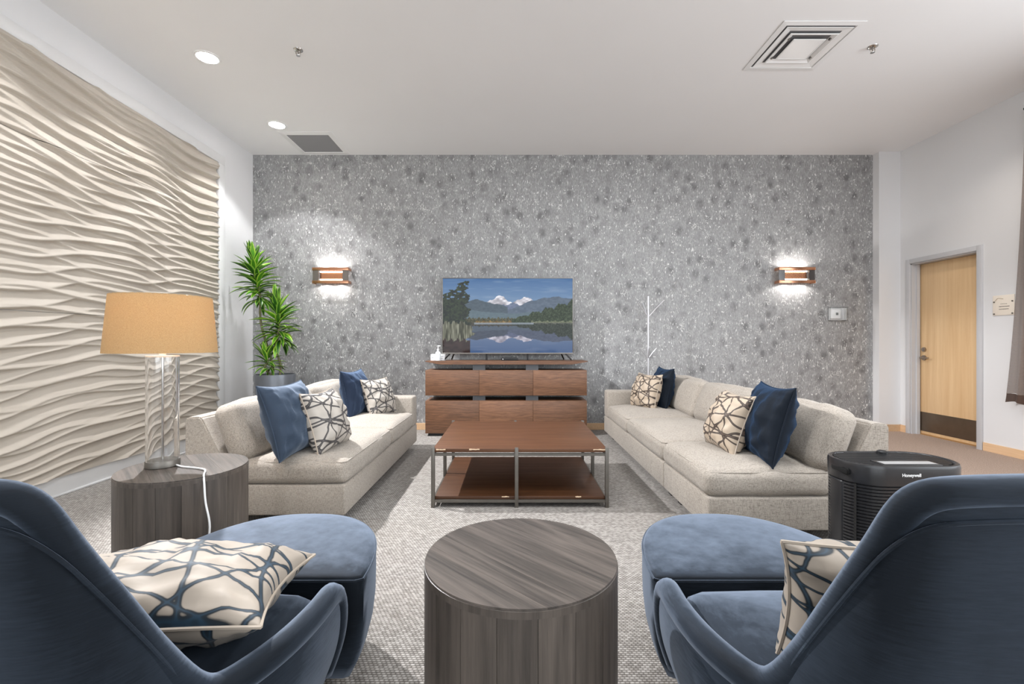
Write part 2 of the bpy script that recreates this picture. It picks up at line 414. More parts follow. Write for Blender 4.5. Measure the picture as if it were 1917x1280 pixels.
# wavy wall panels: carved dunes, three horizontal sheets
def wave_panels():
    t = NT('carved_cream_panel'); t.P(Base_Color=lin((190, 181, 169)), Roughness=.55)
    yy0, yy1 = .2, 5.135
    root = thing('wavy_wall_panel', 'tall cream panel carved with wavy dune ridges on the left wall', 'wall panel', (XL, 0, 0))
    for (z0, z1) in [(.142, 1.329), (1.332, 2.519), (2.522, 3.128)]:
        ny = 250; nzv = int((z1 - z0) / .0062)
        y = np.linspace(yy0, yy1, ny); z = np.linspace(z0, z1, nzv); Y, Z = np.meshgrid(y, z)
        S = np.sin
        def saw(ph, up=.22):
            f = ph - np.floor(ph)
            a = np.where(f < up, f / up, (1 - f) / (1 - up))
            return np.where(f < up, a * a * (3 - 2 * a), a ** 1.25)
        wA = .060 * S(2.3 * Y + .9 * Z + .6) + .030 * S(4.9 * Y - 1.9 * Z + 2.0) + .05 * S(1.3 * Z + .9 * Y) + .008 * S(10.3 * Y + 4 * Z)
        wB = .052 * S(2.0 * Y - .7 * Z + 1.5) + .034 * S(4.3 * Y + 1.6 * Z + .9) + .05 * S(1.3 * Z + .7 * Y + .5) + .007 * S(9.1 * Y - 3 * Z)
        wC = .05 * S(3.1 * Y + 1.2 * Z + 4.1) + .03 * S(4.4 * Y - 1.9 * Z)
        hA = saw((Z + wA) / .112, .16) * (.86 + .14 * S(1.9 * Y + 7 * Z)); hB = saw((Z + wB) / .121 + .3, .16) * (.84 + .16 * S(2.4 * Y - 6 * Z + 1))
        hC = saw((Z + wC) / .062 + .6, .4)
        h = np.maximum(hA, hB) + .10 * hC * (1 - np.maximum(hA, hB))
        h = h * .060 + .002
        h[:, -1] *= .4
        V = np.stack([h.ravel(), Y.ravel(), Z.ravel()], 1)
        me = gridmesh('panel', V, ny, nzv)
        me.flip_normals()
        p = finish('panel', me, t.m, root)
wave_panels()

# ------------------------------------------------------------------ door
def door():
    d = bmesh.new()   # frame: jamb + casing
    for (y0, y1) in [(DY0 - .055, DY0), (DY1, DY1 + .055)]:
        bx(d, XR - .02, XR + .004, y0, y1, 0, DH + .055, .003)
    bx(d, XR - .02, XR + .004, DY0, DY1, DH, DH + .055, .003)
    bx(d, XR, XR + .16, DY1 - .012, DY1 + .02, 0, DH); bx(d, XR, XR + .16, DY0 - .02, DY0 + .004, 0, DH); bx(d, XR, XR + .16, DY0, DY1, DH - .012, DH + .02)
    bx(d, XR + .05, XR + .085, DY1 - .03, DY1 - .012, 0, DH - .012)
    o = struct('door_1', d, FRAME, None, 'maple door in a grey metal frame')
    s = box('door_leaf', MAPLE, o, XR + .10, XR + .145, DY0 + .006, DY1 - .014, .012, DH - .014, .002)
    tag(s, 'pale maple door leaf')
    k = box('kick_plate', plain('bronze_kick_plate', (112, 98, 84), .3, .75, .05), s, XR + .0975, XR + .0998, DY0 + .012, DY1 - .02, .045, .275)
    box('threshold', plain('brass_strip', (200, 160, 110), .35, .6), o, XR + .085, XR + .15, DY0 + .004, DY1 - .012, 0, .011)
    yl = DY1 - .075
    b = bmesh.new(); tube(b, [(XR + .10, yl, .93), (XR + .085, yl, .93)], .030, 20); tube(b, [(XR + .09, yl, .93), (XR + .045, yl, .93)], .012, 12)
    tube(b, crom([(XR + .05, yl + .005, .93), (XR + .043, yl - .03, .932), (XR + .045, yl - .11, .93)], 4), .010, 10, sq=.8)
    tag(obj('door_handle', b, SATIN, s), 'satin nickel lever handle')
    b = bmesh.new(); tube(b, [(XR + .10, yl, 1.03), (XR + .082, yl, 1.03)], .026, 20); tube(b, [(XR + .083, yl, 1.03), (XR + .078, yl, 1.03)], .014, 12)
    tag(obj('deadbolt', b, SATIN, s), 'round nickel deadbolt')
door()

# ------------------------------------------------------------------ ceiling fittings
LAMP_E = emit('lamp_glow', (1.0, .98, .95), 9.0)
lab = {0: 'round recessed ceiling lamp nearer the viewer on the left', 1: 'round recessed ceiling lamp beside the square return grille'}
for i, (x, y) in enumerate([(-2.56, 3.86), (-2.59, 5.06)]):
    t = thing('recessed_lamp', lab[i], 'ceiling light', (x, y, HC), 0, 'recessed ceiling lamps')
    b = bmesh.new(); lathe(b, [(.078, -.001), (.082, -.006), (.100, -.005), (.102, 0), (.078, .0)], 40, cap=False); obj('trim_ring', b, WHITEP, t)
    b = bmesh.new(); lathe(b, [(.0795, -.0035), (.001, -.0035)], 40); obj('lens', b, LAMP_E, t)
for i, (x, y, L) in enumerate([(-1.75, 3.76, 'small metal sprinkler head right of the recessed lamps'), (2.92, 3.72, 'small metal sprinkler head right of the square diffuser')]):
    t = thing('sprinkler_head', L, 'sprinkler', (x, y, HC), 0, 'ceiling sprinkler heads')
    b = bmesh.new(); lathe(b, [(.004, -.012), (.02, -.012), (.036, -.004), (.038, 0)], 24); obj('escutcheon', b, CHROME, t)
    b = bmesh.new()
    for s in (-1, 1): tube(b, crom([(s * .014, 0, -.01), (s * .018, 0, -.028), (s * .004, 0, -.045)], 4), .0035, 6)
    tube(b, [(0, 0, -.01), (0, 0, -.045)], .004, 8); obj('yoke', b, SATIN, t)
    b = bmesh.new(); lathe(b, [(.001, -.046), (.017, -.046), (.016, -.049), (.001, -.049)], 12); obj('deflector', b, CHROME, t)
# square diffuser
t = thing('ceiling_diffuser', 'square white air diffuser with nested vanes in the ceiling', 'air vent', (2.335, 3.725, HC))
def sqring(b, h0, z0, h1, z1, th=.004):
    """sloped square ring from half-size h0 at z0 to h1 at z1"""
    q = [(1, 1), (-1, 1), (-1, -1), (1, -1)]
    A = [b.verts.new((h0 * s, h0 * u, z0)) for s, u in q]; B = [b.verts.new((h1 * s, h1 * u, z1)) for s, u in q]
    A2 = [b.verts.new((h0 * s, h0 * u, z0 + th)) for s, u in q]; B2 = [b.verts.new((h1 * s, h1 * u, z1 + th)) for s, u in q]
    for k in range(4):
        l = (k + 1) % 4
        b.faces.new((A[k], A[l], B[l], B[k])); b.faces.new((A2[k], B2[k], B2[l], A2[l]))
        b.faces.new((A[k], A2[k], A2[l], A[l])); b.faces.new((B[k], B[l], B2[l], B2[k]))
b = bmesh.new(); sqring(b, .31, -.006, .268, -.010); sqring(b, .268, -.010, .262, -.002); obj('frame', b, WHITEP, t, smooth=False)
b = bmesh.new(); sqring(b, .252, -.012, .20, -.003); obj('vane', b, WHITEP, t, smooth=False)
b = bmesh.new(); sqring(b, .188, -.018, .180, -.020); sqring(b, .180, -.020, .150, -.004); obj('vane', b, WHITEP, t, smooth=False)
b = bmesh.new(); sqring(b, .128, -.022, .118, -.024); prism(b, [(-.12, -.12), (.12, -.12), (.12, .12), (-.12, .12)], 'z', -.022, -.018); obj('center_plate', b, WHITEP, t, smooth=False)
tag(box('plenum', plain('dark_duct', (104, 104, 106), .7), t, -.262, .262, -.262, .262, -.0022, -.0004), 'dark duct opening')
for (x, y) in [(-.16, .12), (.16, .12), (-.16, -.12), (.16, -.12)]:
    box('bracket', STEEL, t, x - .006, x + .006, y - .01, y + .01, -.02, -.002)
# return grille
t = thing('return_grille', 'square ceiling grille with grey mesh centre near the wallpaper', 'air vent', (-2.36, 5.53, HC))
b = bmesh.new(); sqring(b, .305, -.003, .245, -.010); sqring(b, .245, -.01, .242, -.002); obj('frame', b, WHITEP, t, smooth=False)
g = NT('grey_mesh'); gv = g.coord('Object', (220, 220, 1)); 
gf = g.n('ShaderNodeTexVoronoi', i_Vector=gv, i_Scale=1.0, i_Randomness=.1).outputs[0]
g.P(Base_Color=g.ramp(gf, [(.25, lin((105, 105, 107))), (.5, lin((168, 168, 170)))]), Roughness=.6)
box('mesh', g.m, t, -.243, .243, -.243, .243, -.004, -.001)

# ------------------------------------------------------------------ wall sconces
def sconce(x, z, label):
    t = thing('wall_sconce', label, 'wall lamp', (x, YB, z), 0, 'copper wall sconces')
    W_, H_, D_ = .225, .10, .11
    # back plate, top and bottom copper bands (open sleeves), polished side wings, inner reflector, two lit tubes
    box('back_plate', COPPER, t, -.15, .15, -.012, 0, -H_ + .03, H_ - .03, .002)
    for s in (-1, 1):
        b = bmesh.new(); z0 = s * (H_ - .018)
        bx(b, -W_, W_, -D_, -D_ + .006, z0 - .018, z0 + .018, .002)
        for q in (-1, 1): bx(b, q * W_ - .003, q * W_ + .003, -D_, 0, z0 - .018, z0 + .018, .001)
        obj('band', b, COPPER, t)
    for q in (-1, 1):
        x0, x1 = (-W_, -.15) if q < 0 else (.15, W_)
        box('wing', BRONZEM, t, x0, x1, -D_ + .012, -D_ + .016, -H_ + .036, H_ - .036)
    b = bmesh.new(); bx(b, -.15, .15, -D_ + .055, -D_ + .06, -H_ + .03, H_ - .03); obj('reflector', b, COPPER, t)
    for s in (-1, 1):
        b = bmesh.new(); tube(b, [(-.14, -D_ + .035, s * .05), (.14, -D_ + .035, s * .05)], .009, 12)
        obj('light_tube', b, emit('sconce_tube_glow', (1.0, .86, .66), 7), t)
    for s in (-1, 1):
        for dx in (-.09, .09):
            spot('sconce_beam', (x + dx, YB - .085, z + s * .096), (x + dx, YB - .02, z + s * 1.5), 3.2, 156, .2, (1, .96, .92), .012)
sconce(-2.28, 1.955, 'copper wall sconce left of the television beside the plant')
sconce(3.58, 1.96, 'copper wall sconce on the right of the wallpapered wall')

# thermostat in clear box
t = thing('thermostat', 'white thermostat in a clear guard box below the right sconce', 'thermostat', (4.145, YB, 1.475))
gc = NT('clear_acrylic'); gc.P(Base_Color=(.95, .97, .97), Roughness=.05, Transmission_Weight=1.0, IOR=1.3, Alpha=.55)
b = bmesh.new()
bx(b, -.11, .11, -.055, -.052, -.085, .085, .001); bx(b, -.11, -.106, -.052, 0, -.085, .085); bx(b, .106, .11, -.052, 0, -.085, .085); bx(b, -.106, .106, -.052, 0, -.085, -.081); bx(b, -.106, .106, -.052, 0, .081, .085)
obj('guard', b, gc.m, t, smooth=False)
box('body', WHITEP, t, -.085, .035, -.035, 0, -.06, .06, .008, 3)
box('display', plain('lcd', (105, 112, 112), .3), t, -.03, .0, -.037, -.034, -.014, .018)
for k in range(3): box('rib', WHITEP, t, .055 + k * .016, .06 + k * .016, -.05, -.01, -.075, .075)
box('plate', plain('wall_plate_white', (214, 214, 214), .4), t, -.1, .1, -.006, 0, -.078, .078, .002)

# sign on the right wall
t = thing('door_sign', 'small square clear plaque on the wall right of the door', 'sign', (XR, 4.556, 1.486))
box('plate', plain('cream_sign', (236, 226, 212), .35), t, -.008, -.003, -.10, .10, -.10, .10, .001)
box('backing', WHITEP, t, -.003, 0, -.09, .09, -.09, .09)
for y in (-.085, .085):
    for z in (-.085, .035): obj('screw', tube(bmesh.new(), [(-.008, y, z), (-.014, y, z)], .007, 12), DSTEEL, t)
b = bmesh.new()
for (y0, y1, z, h) in [(.025, -.03, .012, .006), (.04, -.05, -.014, .010), (.04, -.045, -.040, .009)]:
    y = y0
    while y > y1:
        w_ = random.uniform(.004, .010); bx(b, -.0088, -.0079, y - w_, y, z - h / 2 * random.uniform(.5, 1), z + h / 2); y -= w_ + .003
tag(obj('lettering', b, plain('faint_sign_ink', (120, 110, 100), .5), t), 'worn dark lettering')
b = bmesh.new(); tube(b, crom([(-.0085, .075, .045), (-.0085, .05, .07), (-.0085, .0, .062)], 5), .003, 6); tag(obj('logo', b, plain('faint_logo', (196, 182, 160), .5), t), 'faint curved mark')

# ------------------------------------------------------------------ curtain
def curtain():
    t = NT('sheer_brown_curtain')
    w1 = t.n('ShaderNodeTexWave', i_Vector=t.coord('Object', (1, 1, 1)), i_Scale=40.0, i_Distortion=1.5, bands_direction='Z').outputs[1]
    t.P(Base_Color=t.ramp(w1, [(.2, lin((78, 60, 48))), (.8, lin((124, 104, 90)))]), Roughness=.8, Alpha=.72)
    h = NT('curtain_hem'); h.P(Base_Color=lin((70, 48, 36)), Roughness=.8, Alpha=.95)
    root = thing('sheer_curtain', 'long sheer brown curtain at the right edge of the view', 'curtain', (0, 0, 0))
    def sheet(z0, z1, nzv, m, name, off=0):
        nu = 90; V = []
        for j in range(nzv):
            z = z0 + (z1 - z0) * j / (nzv - 1); k = (z - .54) / (3.27 - .54)
            ya = 4.44 - .165 * k ** .8; yb = 2.98 + .02 * k
            for i in range(nu):
                u = i / (nu - 1)
                x = 4.765 + off + (.030 - .010 * k) * math.sin(u * 2 * PI * 9 + .5 * math.sin(k * 3)) + .012 * math.sin(u * 41 + k * 2)
                V.append((x, ya + (yb - ya) * u + .012 * math.sin(u * 60), z + (.012 * math.sin(u * 30) if j == 0 else 0)))
        return finish(name, gridmesh(name, np.array(V), nu, nzv), m, root)
    sheet(.62, 3.27, 24, t.m, 'drape')
    tag(sheet(.54, .625, 3, h.m, 'hem', .002), 'darker folded hem')
    b = bmesh.new(); tube(b, [(4.765, 4.27, 3.285), (4.765, -2.0, 3.285)], .014, 12)
    for y in (4.2, 1.2, -1.9): tube(b, [(4.765, y, 3.285), (4.88, y, 3.285)], .008, 8)
    obj('rod', b, BLACKM, root)
curtain()

# ------------------------------------------------------------------ television, cabinet
def tv_cabinet():
    t = thing('media_cabinet', 'walnut media cabinet of stacked drawer boxes under the television', 'cabinet', (0, 0, 0))
    x0, x1, y0, y1 = -1.03, .89, 5.45, 5.84
    dw = (x1 - x0) / 3
    for (z0, z1) in [(.484, .784), (.035, .422)]:
        box('box', WALNUT, t, x0, x1, y0 + .022, y1, z0, z1, .002)
        for k in range(3):
            box('drawer', WALNUT, t, x0 + dw * k + .0015, x0 + dw * (k + 1) - .0015, y0, y0 + .020, z0 + .001, z1 - .001, .0015)
    for xa in (-.47, .165):
        box('post', GREYM, t, xa, xa + .15, y0 + .05, y0 + .09, .42, .486); box('post', GREYM, t, xa, xa + .15, y0 + .05, y0 + .09, .782, .856)
    # top board with under-cut ends
    b = prism(bmesh.new(), [(x0, .895), (x1 + .01, .895), (x1 + .01, .885), (x1 - .18, .853), (x0 + .18, .853), (x0, .885)], 'y', y0, y1)
    obj('top', b, WALNUT, t, smooth=False)
    box('plinth', BLACK, t, x0 + .03, x1 - .03, y0 + .03, y1, 0, .036)
tv_cabinet()

def tv_picture(W=360, H=204):
    u = np.linspace(0, 1, W); v = np.linspace(0, 1, H)      # v: 0 bottom .. 1 top
    U, V = np.meshgrid(u, v)
    rs = np.random.RandomState(3)
    def fbm(x, seed, octv=5, base=3.0):
        r = np.random.RandomState(seed); s = np.zeros_like(x)
        for o in range(octv):
            f = base * 2 ** o; s += np.sin(x * f * 2.1 + r.rand() * 6.3) * .5 ** o
        return s
    def nz2(seed, sx, sy):
        r = np.random.RandomState(seed); g = r.rand(int(sy) + 2, int(sx) + 2)
        X = U * sx; Y = V * sy; i = X.astype(int); j = Y.astype(int); fx = X - i; fy = Y - j
        fx = fx * fx * (3 - 2 * fx); fy = fy * fy * (3 - 2 * fy)
        return (g[j, i] * (1 - fx) + g[j, i + 1] * fx) * (1 - fy) + (g[j + 1, i] * (1 - fx) + g[j + 1, i + 1] * fx) * fy
    C = np.zeros((H, W, 3))
    def put(mask, col):
        m = np.clip(mask, 0, 1)[..., None]; C[:] = C * (1 - m) + np.asarray(col) * m
    wl = .405                       # water line
    def landscape(Ux, Vx, refl=False):
        D = np.zeros((H, W, 3))
        t_ = np.clip((Vx - wl) / (1 - wl), 0, 1)[..., None]
        D[:] = np.array([150, 172, 196]) * (1 - t_) + np.array([74, 112, 160]) * t_
        cl = nz2(5, 7, 24) * .6 + nz2(6, 14, 50) * .4
        m = np.clip((cl - .5) * 2, 0, 1)[..., None] * .45; D[:] = D * (1 - m) + np.array([160, 176, 198]) * m
        def layer(top, col, var=0, seed=1, sc=(60, 60)):
            mk = ((Vx < top)).astype(float)[..., None]
            tex = (nz2(seed, *sc) - .5) * var
            D[:] = D * (1 - mk) + (np.asarray(col, float) + tex[..., None]) * mk
        def peak(c, hgt, wdt): return hgt * np.clip(1 - np.abs(Ux - c) / wdt, 0, 1)
        rough = .012 * fbm(Ux, 11, 5, 14)
        snow = .60 + np.maximum(np.maximum(peak(.43, .155, .24), peak(.62, .145, .22)), peak(.50, .11, .2)) + rough * 1.5
        layer(snow, (206, 204, 212), 130, 9, (40, 40))
        mid = .58 + np.maximum(np.maximum(peak(.54, .11, .12), peak(.36, .09, .10)), peak(.47, .06, .07)) + rough
        layer(mid, (112, 124, 150), 24, 10)
        rt = .58 + np.clip((Ux - .50) * .62, 0, .165) - .1 * np.clip(Ux - .93, 0, 1) + rough * .8
        layer(np.where(Ux > .5, rt, 0), (92, 106, 124), 20, 12)
        lf = .62 + peak(.27, .10, .22) + rough * .6
        layer(np.where(Ux < .5, lf, 0), (78, 92, 104), 14, 13)
        layer(.55 + .02 * np.sin(Ux * 9) + rough * .3, (96, 114, 124), 10, 14)
        tl = .455 + .018 * np.abs(fbm(Ux, 21, 6, 40))
        layer(tl, (74, 72, 48), 60, 15, (160, 90))
        layer(np.where((Ux > .25) & (Ux < .55), .424 + .008 * fbm(Ux, 77, 5, 60), 0), (124, 100, 52), 70, 16, (90, 60))
        tr = .45 + np.clip((Ux - .53), 0, 1) ** 1.0 * .52 + .02 * fbm(Ux, 22, 6, 30) * np.clip((Ux - .5) * 4, 0, 1)
        layer(np.where(Ux > .53, tr, 0), (48, 62, 38), 56, 17, (150, 85))
        layer(np.where(Ux > .68, .425 + .008 * fbm(Ux, 29, 5, 50), 0), (112, 118, 92), 50, 18, (120, 80))
        return D
    up = landscape(U, V)
    rv = 2 * wl - V
    dn = landscape(U + .003 * np.sin(V * 260), wl + (wl - V) * 1.35, True)
    dn = dn * .74 + np.array([8, 6, 14])
    wat = (V < wl)[..., None]
    C[:] = np.where(wat, dn, up)
    put((np.abs(V - .395) < .012) * (U > .24) * (U < .70) * .8, (150, 160, 172))
    # left trees
    edge = .215 + .018 * fbm(V, 31, 6, 16) - .10 * np.clip(V - .83, 0, 1) - .02
    tr = (U < edge) & (V > .37) & (U > (np.clip(V - .70, 0, 1) * .62 + .02 * fbm(V, 33, 6, 18) + np.where(V > .85, .0, -.05)))
    tx = nz2(41, 90, 60)
    hole = (nz2(42, 60, 40) > .72) & (V > .72)
    put((tr & ~hole).astype(float), np.array([24, 32, 24]) + (tx[..., None] - .3) * np.array([46, 54, 26]))
    # reeds
    rd = (U < .245 - .5 * np.abs(V - .28) + .015 * fbm(V, 44, 5, 30)) & (V > .17 + .02 * fbm(U, 45, 6, 60)) & (V < .41 + .02 * fbm(U, 46, 6, 50))
    st = nz2(47, 150, 14)
    put(rd.astype(float), np.array([92, 92, 74]) + (st[..., None] - .45) * 120)
    bt = (U < .21) & (V < .17 + .02 * fbm(U, 45, 6, 60))
    put(bt.astype(float), np.array([50, 30, 26]) + (nz2(48, 30, 30)[..., None] - .5) * 24)
    C = np.clip(C, 0, 255) / 255
    L = np.where(C > .04045, ((C + .055) / 1.055) ** 2.4, C / 12.92)
    return L, W, H
def television():
    t = thing('television', 'flat television showing a lake below snowy mountains', 'television', (0, 0, 0))
    x0, x1, z0, z1, y = -.858, .752, .972, 1.908, 5.64
    box('housing', BLACK, t, x0 + .01, x1 - .01, y + .008, y + .045, z0 + .01, z1 - .01, .006)
    b = bmesh.new(); f = .009
    bx(b, x0, x1, y - .002, y + .03, z0, z0 + .016, .002); bx(b, x0, x1, y - .002, y + .03, z1 - f, z1, .002)
    bx(b, x0, x0 + f, y - .002, y + .03, z0 + .016, z1 - f, .001); bx(b, x1 - f, x1, y - .002, y + .03, z0 + .016, z1 - f, .001)
    obj('bezel', b, STEEL, t)
    L, W, H = tv_picture()
    xs = np.linspace(x0 + f, x1 - f, W); zs = np.linspace(z0 + .016, z1 - f, H); X, Z = np.meshgrid(xs, zs)
    me = gridmesh('screen', np.stack([X.ravel(), np.full(X.size, y + .004), Z.ravel()], 1), W, H)
    ca = me.color_attributes.new('picture', 'FLOAT_COLOR', 'POINT')
    rgba = np.ones((W * H, 4), np.float32); rgba[:, :3] = L.reshape(-1, 3); ca.data.foreach_set('color', rgba.ravel())
    m = NT('television_screen'); a = m.n('ShaderNodeAttribute', attribute_name='picture')
    m.b.inputs['Specular IOR Level'].default_value = .2; m.P(Base_Color=(.004, .004, .004), Roughness=.06, Emission_Color=a.outputs[0], Emission_Strength=.8)
    finish('screen', me, m.m, t)
    for sx in (-1, 1):
        xc = -.053 + sx * .66
        for k in (0, 1):
            b = bmesh.new(); tube(b, [(xc + k * .05 * sx, y + .02, z0 + .005), (xc + sx * (.04 + k * .07), y + (-.07 if k else .1), .9055)], .009, 8); obj('foot', b, BLACKM, t)
    for xa in (-.325, .18):
        box('stand_post', BLACKM, t, xa, xa + .022, y + .012, y + .03, .896, z0 + .02)
television()
t = thing('media_box', 'small black media player under the television screen', 'media player', (-.03, 5.62, .896))
box('case', BLACK, t, -.10, .10, -.06, .06, 0, .032, .003); box('front_panel', plain('glossy_black', (12, 12, 14), .1), t, -.095, .095, -.0615, -.06, .006, .026)
obj('indicator', tube(bmesh.new(), [(-.08, -.060, .016), (-.08, -.0645, .016)], .004, 10), emit('white_led', (1, 1, 1), 1.5), t)
# tissue box and dispenser bottle
t = thing('tissue_box', 'white tissue box at the left end of the media cabinet', 'box', (-.90, 5.62, .896))
box('carton', plain('white_card', (232, 232, 234), .6), t, -.085, .085, -.06, .06, 0, .075, .002)
b = bmesh.new()
for (a, c, z, h) in [(-.03, .02, .05, .008), (.03, .07, .05, .006), (-.075, -.05, .03, .006), (-.02, .06, .025, .005)]: bx(b, a, c, -.0608, -.060, z, z + h)
obj('print', b, plain('grey_print', (150, 156, 164), .6), t)
b = bmesh.new(); tube(b, [(.02, 0, .074), (.03, 0, .08)], .03, 10); obj('opening', b, plain('tissue', (245, 245, 245), .9), t)
t = thing('pump_bottle', 'clear white pump bottle standing before the tissue box', 'bottle', (-.885, 5.50, .896))
cl = NT('cloudy_plastic'); cl.P(Base_Color=(.92, .94, .95), Roughness=.15, Transmission_Weight=.5, IOR=1.3)
obj('bottle', lathe(bmesh.new(), [(.03, 0), (.034, .004), (.034, .085), (.026, .105), (.012, .115), (.012, .125)], 24), cl.m, t)
obj('label', lathe(bmesh.new(), [(.0345, .02), (.0347, .021), (.0347, .072), (.0345, .073)], 24, cap=False), plain('paper_label', (226, 232, 236), .5), t)
b = bmesh.new(); lathe(b, [(.014, .122), (.014, .14), (.004, .142), (.004, .175)], 16); bx(b, -.008, .03, -.007, .007, .172, .182, .002); obj('pump', b, WHITEP, t)

# ------------------------------------------------------------------ coat stand
def coat_stand():
    t = thing('coat_stand', 'slim silver coat stand behind the right sofa', 'coat stand', (1.665, 5.62, 0))
    obj('pole', tube(bmesh.new(), [(0, 0, .02), (0, 0, 1.68)], .0125, 14), plain('silver_paint', (205, 205, 208), .3, .5), t)
    mm = plain('silver_hook', (200, 200, 204), .3, .5)
    obj('base', lathe(bmesh.new(), [(.15, 0), (.15, .008), (.13, .016), (.02, .024)], 32), mm, t)
    for (z, hs) in [(1.43, ((200, .15, .17), (-15, .19, .20), (110, .12, .20))), (.925, ((195, .12, .12), (-20, .10, .12), (260, .10, .12)))]:
        for a, r, h in hs:
            c, s = math.cos(math.radians(a)), math.sin(math.radians(a))
            obj('hook', tube(bmesh.new(), [(c * .01, s * .01, z), (c * r * .5, s * r * .5, z + h * .5), (c * r, s * r, z + h)], .006, 8), mm, t)
coat_stand()

# ------------------------------------------------------------------ coffee table
def coffee_table():
    t = thing('coffee_table', 'low walnut coffee table with grey metal legs and lower shelf', 'table', (0, 0, 0))
    x0, x1, y0, y1 = -.547, .655, 3.105, 4.20; L = .024
    xm = .031
    b = bx(bmesh.new(), x0 + L * .4, x1 - L * .4, y0 + .004, y1 - .004, .374, .398, .003); tag(obj('tabletop', b, MAHOG, t), 'worn brown wood top with chipped edges')
    b = bx(bmesh.new(), x0 + L, x1 - L, y0 + L * .6, y1 - L * .6, .052, .074, .002); obj('shelf', b, MAHOG, t)
    ym = (y0 + y1) / 2
    for (x, y) in [(x0, y0), (xm - L / 2, y0), (x1 - L, y0), (x0, y1 - L), (xm - L / 2, y1 - L), (x1 - L, y1 - L), (x0, ym), (x1 - L, ym)]:
        yy = y - .003 if y == y0 else y
        top = .404 if y in (y0, y1 - L) else .374
        box('leg', DSTEEL, t, x, x + L, yy, yy + L, 0, top, .0015)
    b = bmesh.new()
    for z in (.350, .034):
        for y in (y0, y1 - L * .7): bx(b, x0 + L, x1 - L, y + .002, y + L * .7, z, z + .018)
        for x in (x0 + .003, x1 - L + .003): bx(b, x, x + L * .7, y0 + L, y1 - L, z, z + .018)
    obj('rail', b, DSTEEL, t, smooth=False)
    ch = plain('bare_chipped_wood', (222, 196, 165), .8)
    for (xa, xb, z) in [(-.515, -.45, .3905), (-.29, -.22, .3915), (.55, .645, .3905), (-.07, -.02, .068), (.43, .47, .068)]:
        yy = y0 + .004 if z > .2 else y0 + L * .6
        n = 6; top = [(xa + (xb - xa) * i / n, z + .0045 + random.uniform(-.001, .002)) for i in range(n + 1)]
        bot = [(xa + (xb - xa) * i / n, z - random.uniform(0, .004)) for i in range(n + 1)][::-1]
        obj('chipped_edge', prism(bmesh.new(), top + bot, 'y', yy - .0012, yy + .002), ch, t, smooth=False)
coffee_table()

# ------------------------------------------------------------------ soft shapes
def cushion_bm(hx, hy, hz, r, crown=(0, 0, .02), wr=.004, seed=0, cuts=22):
    b = bmesh.new(); bmesh.ops.create_cube(b, size=2)
    bmesh.ops.subdivide_edges(b, edges=b.edges[:], cuts=cuts, use_grid_fill=True)
    H = Vector((hx, hy, hz))
    for v in b.verts:
        p = Vector([math.sin(c * PI / 2) for c in v.co])
        q = Vector((p.x * hx, p.y * hy, p.z * hz))
        c = Vector([max(-(h - r), min(h - r, a)) for a, h in zip(q, H)])
        d = q - c
        if d.length > 1e-6: q = c + d.normalized() * r
        f = Vector(((1 - p.y ** 2) * (1 - p.z ** 2) * p.x * crown[0], (1 - p.x ** 2) * (1 - p.z ** 2) * p.y * crown[1], (1 - p.x ** 2) * (1 - p.y ** 2) * p.z * crown[2]))
        q += f
        n = nz(q.x * 5 + seed, q.y * 5, q.z * 5) * wr * 2.0 + nz(q.x * 16 + seed, q.y * 13, q.z * 9) * wr
        dirn = Vector((p.x ** 3 / hx, p.y ** 3 / hy, p.z ** 3 / hz)); dirn.normalize()
        v.co = q + dirn * n
    return b
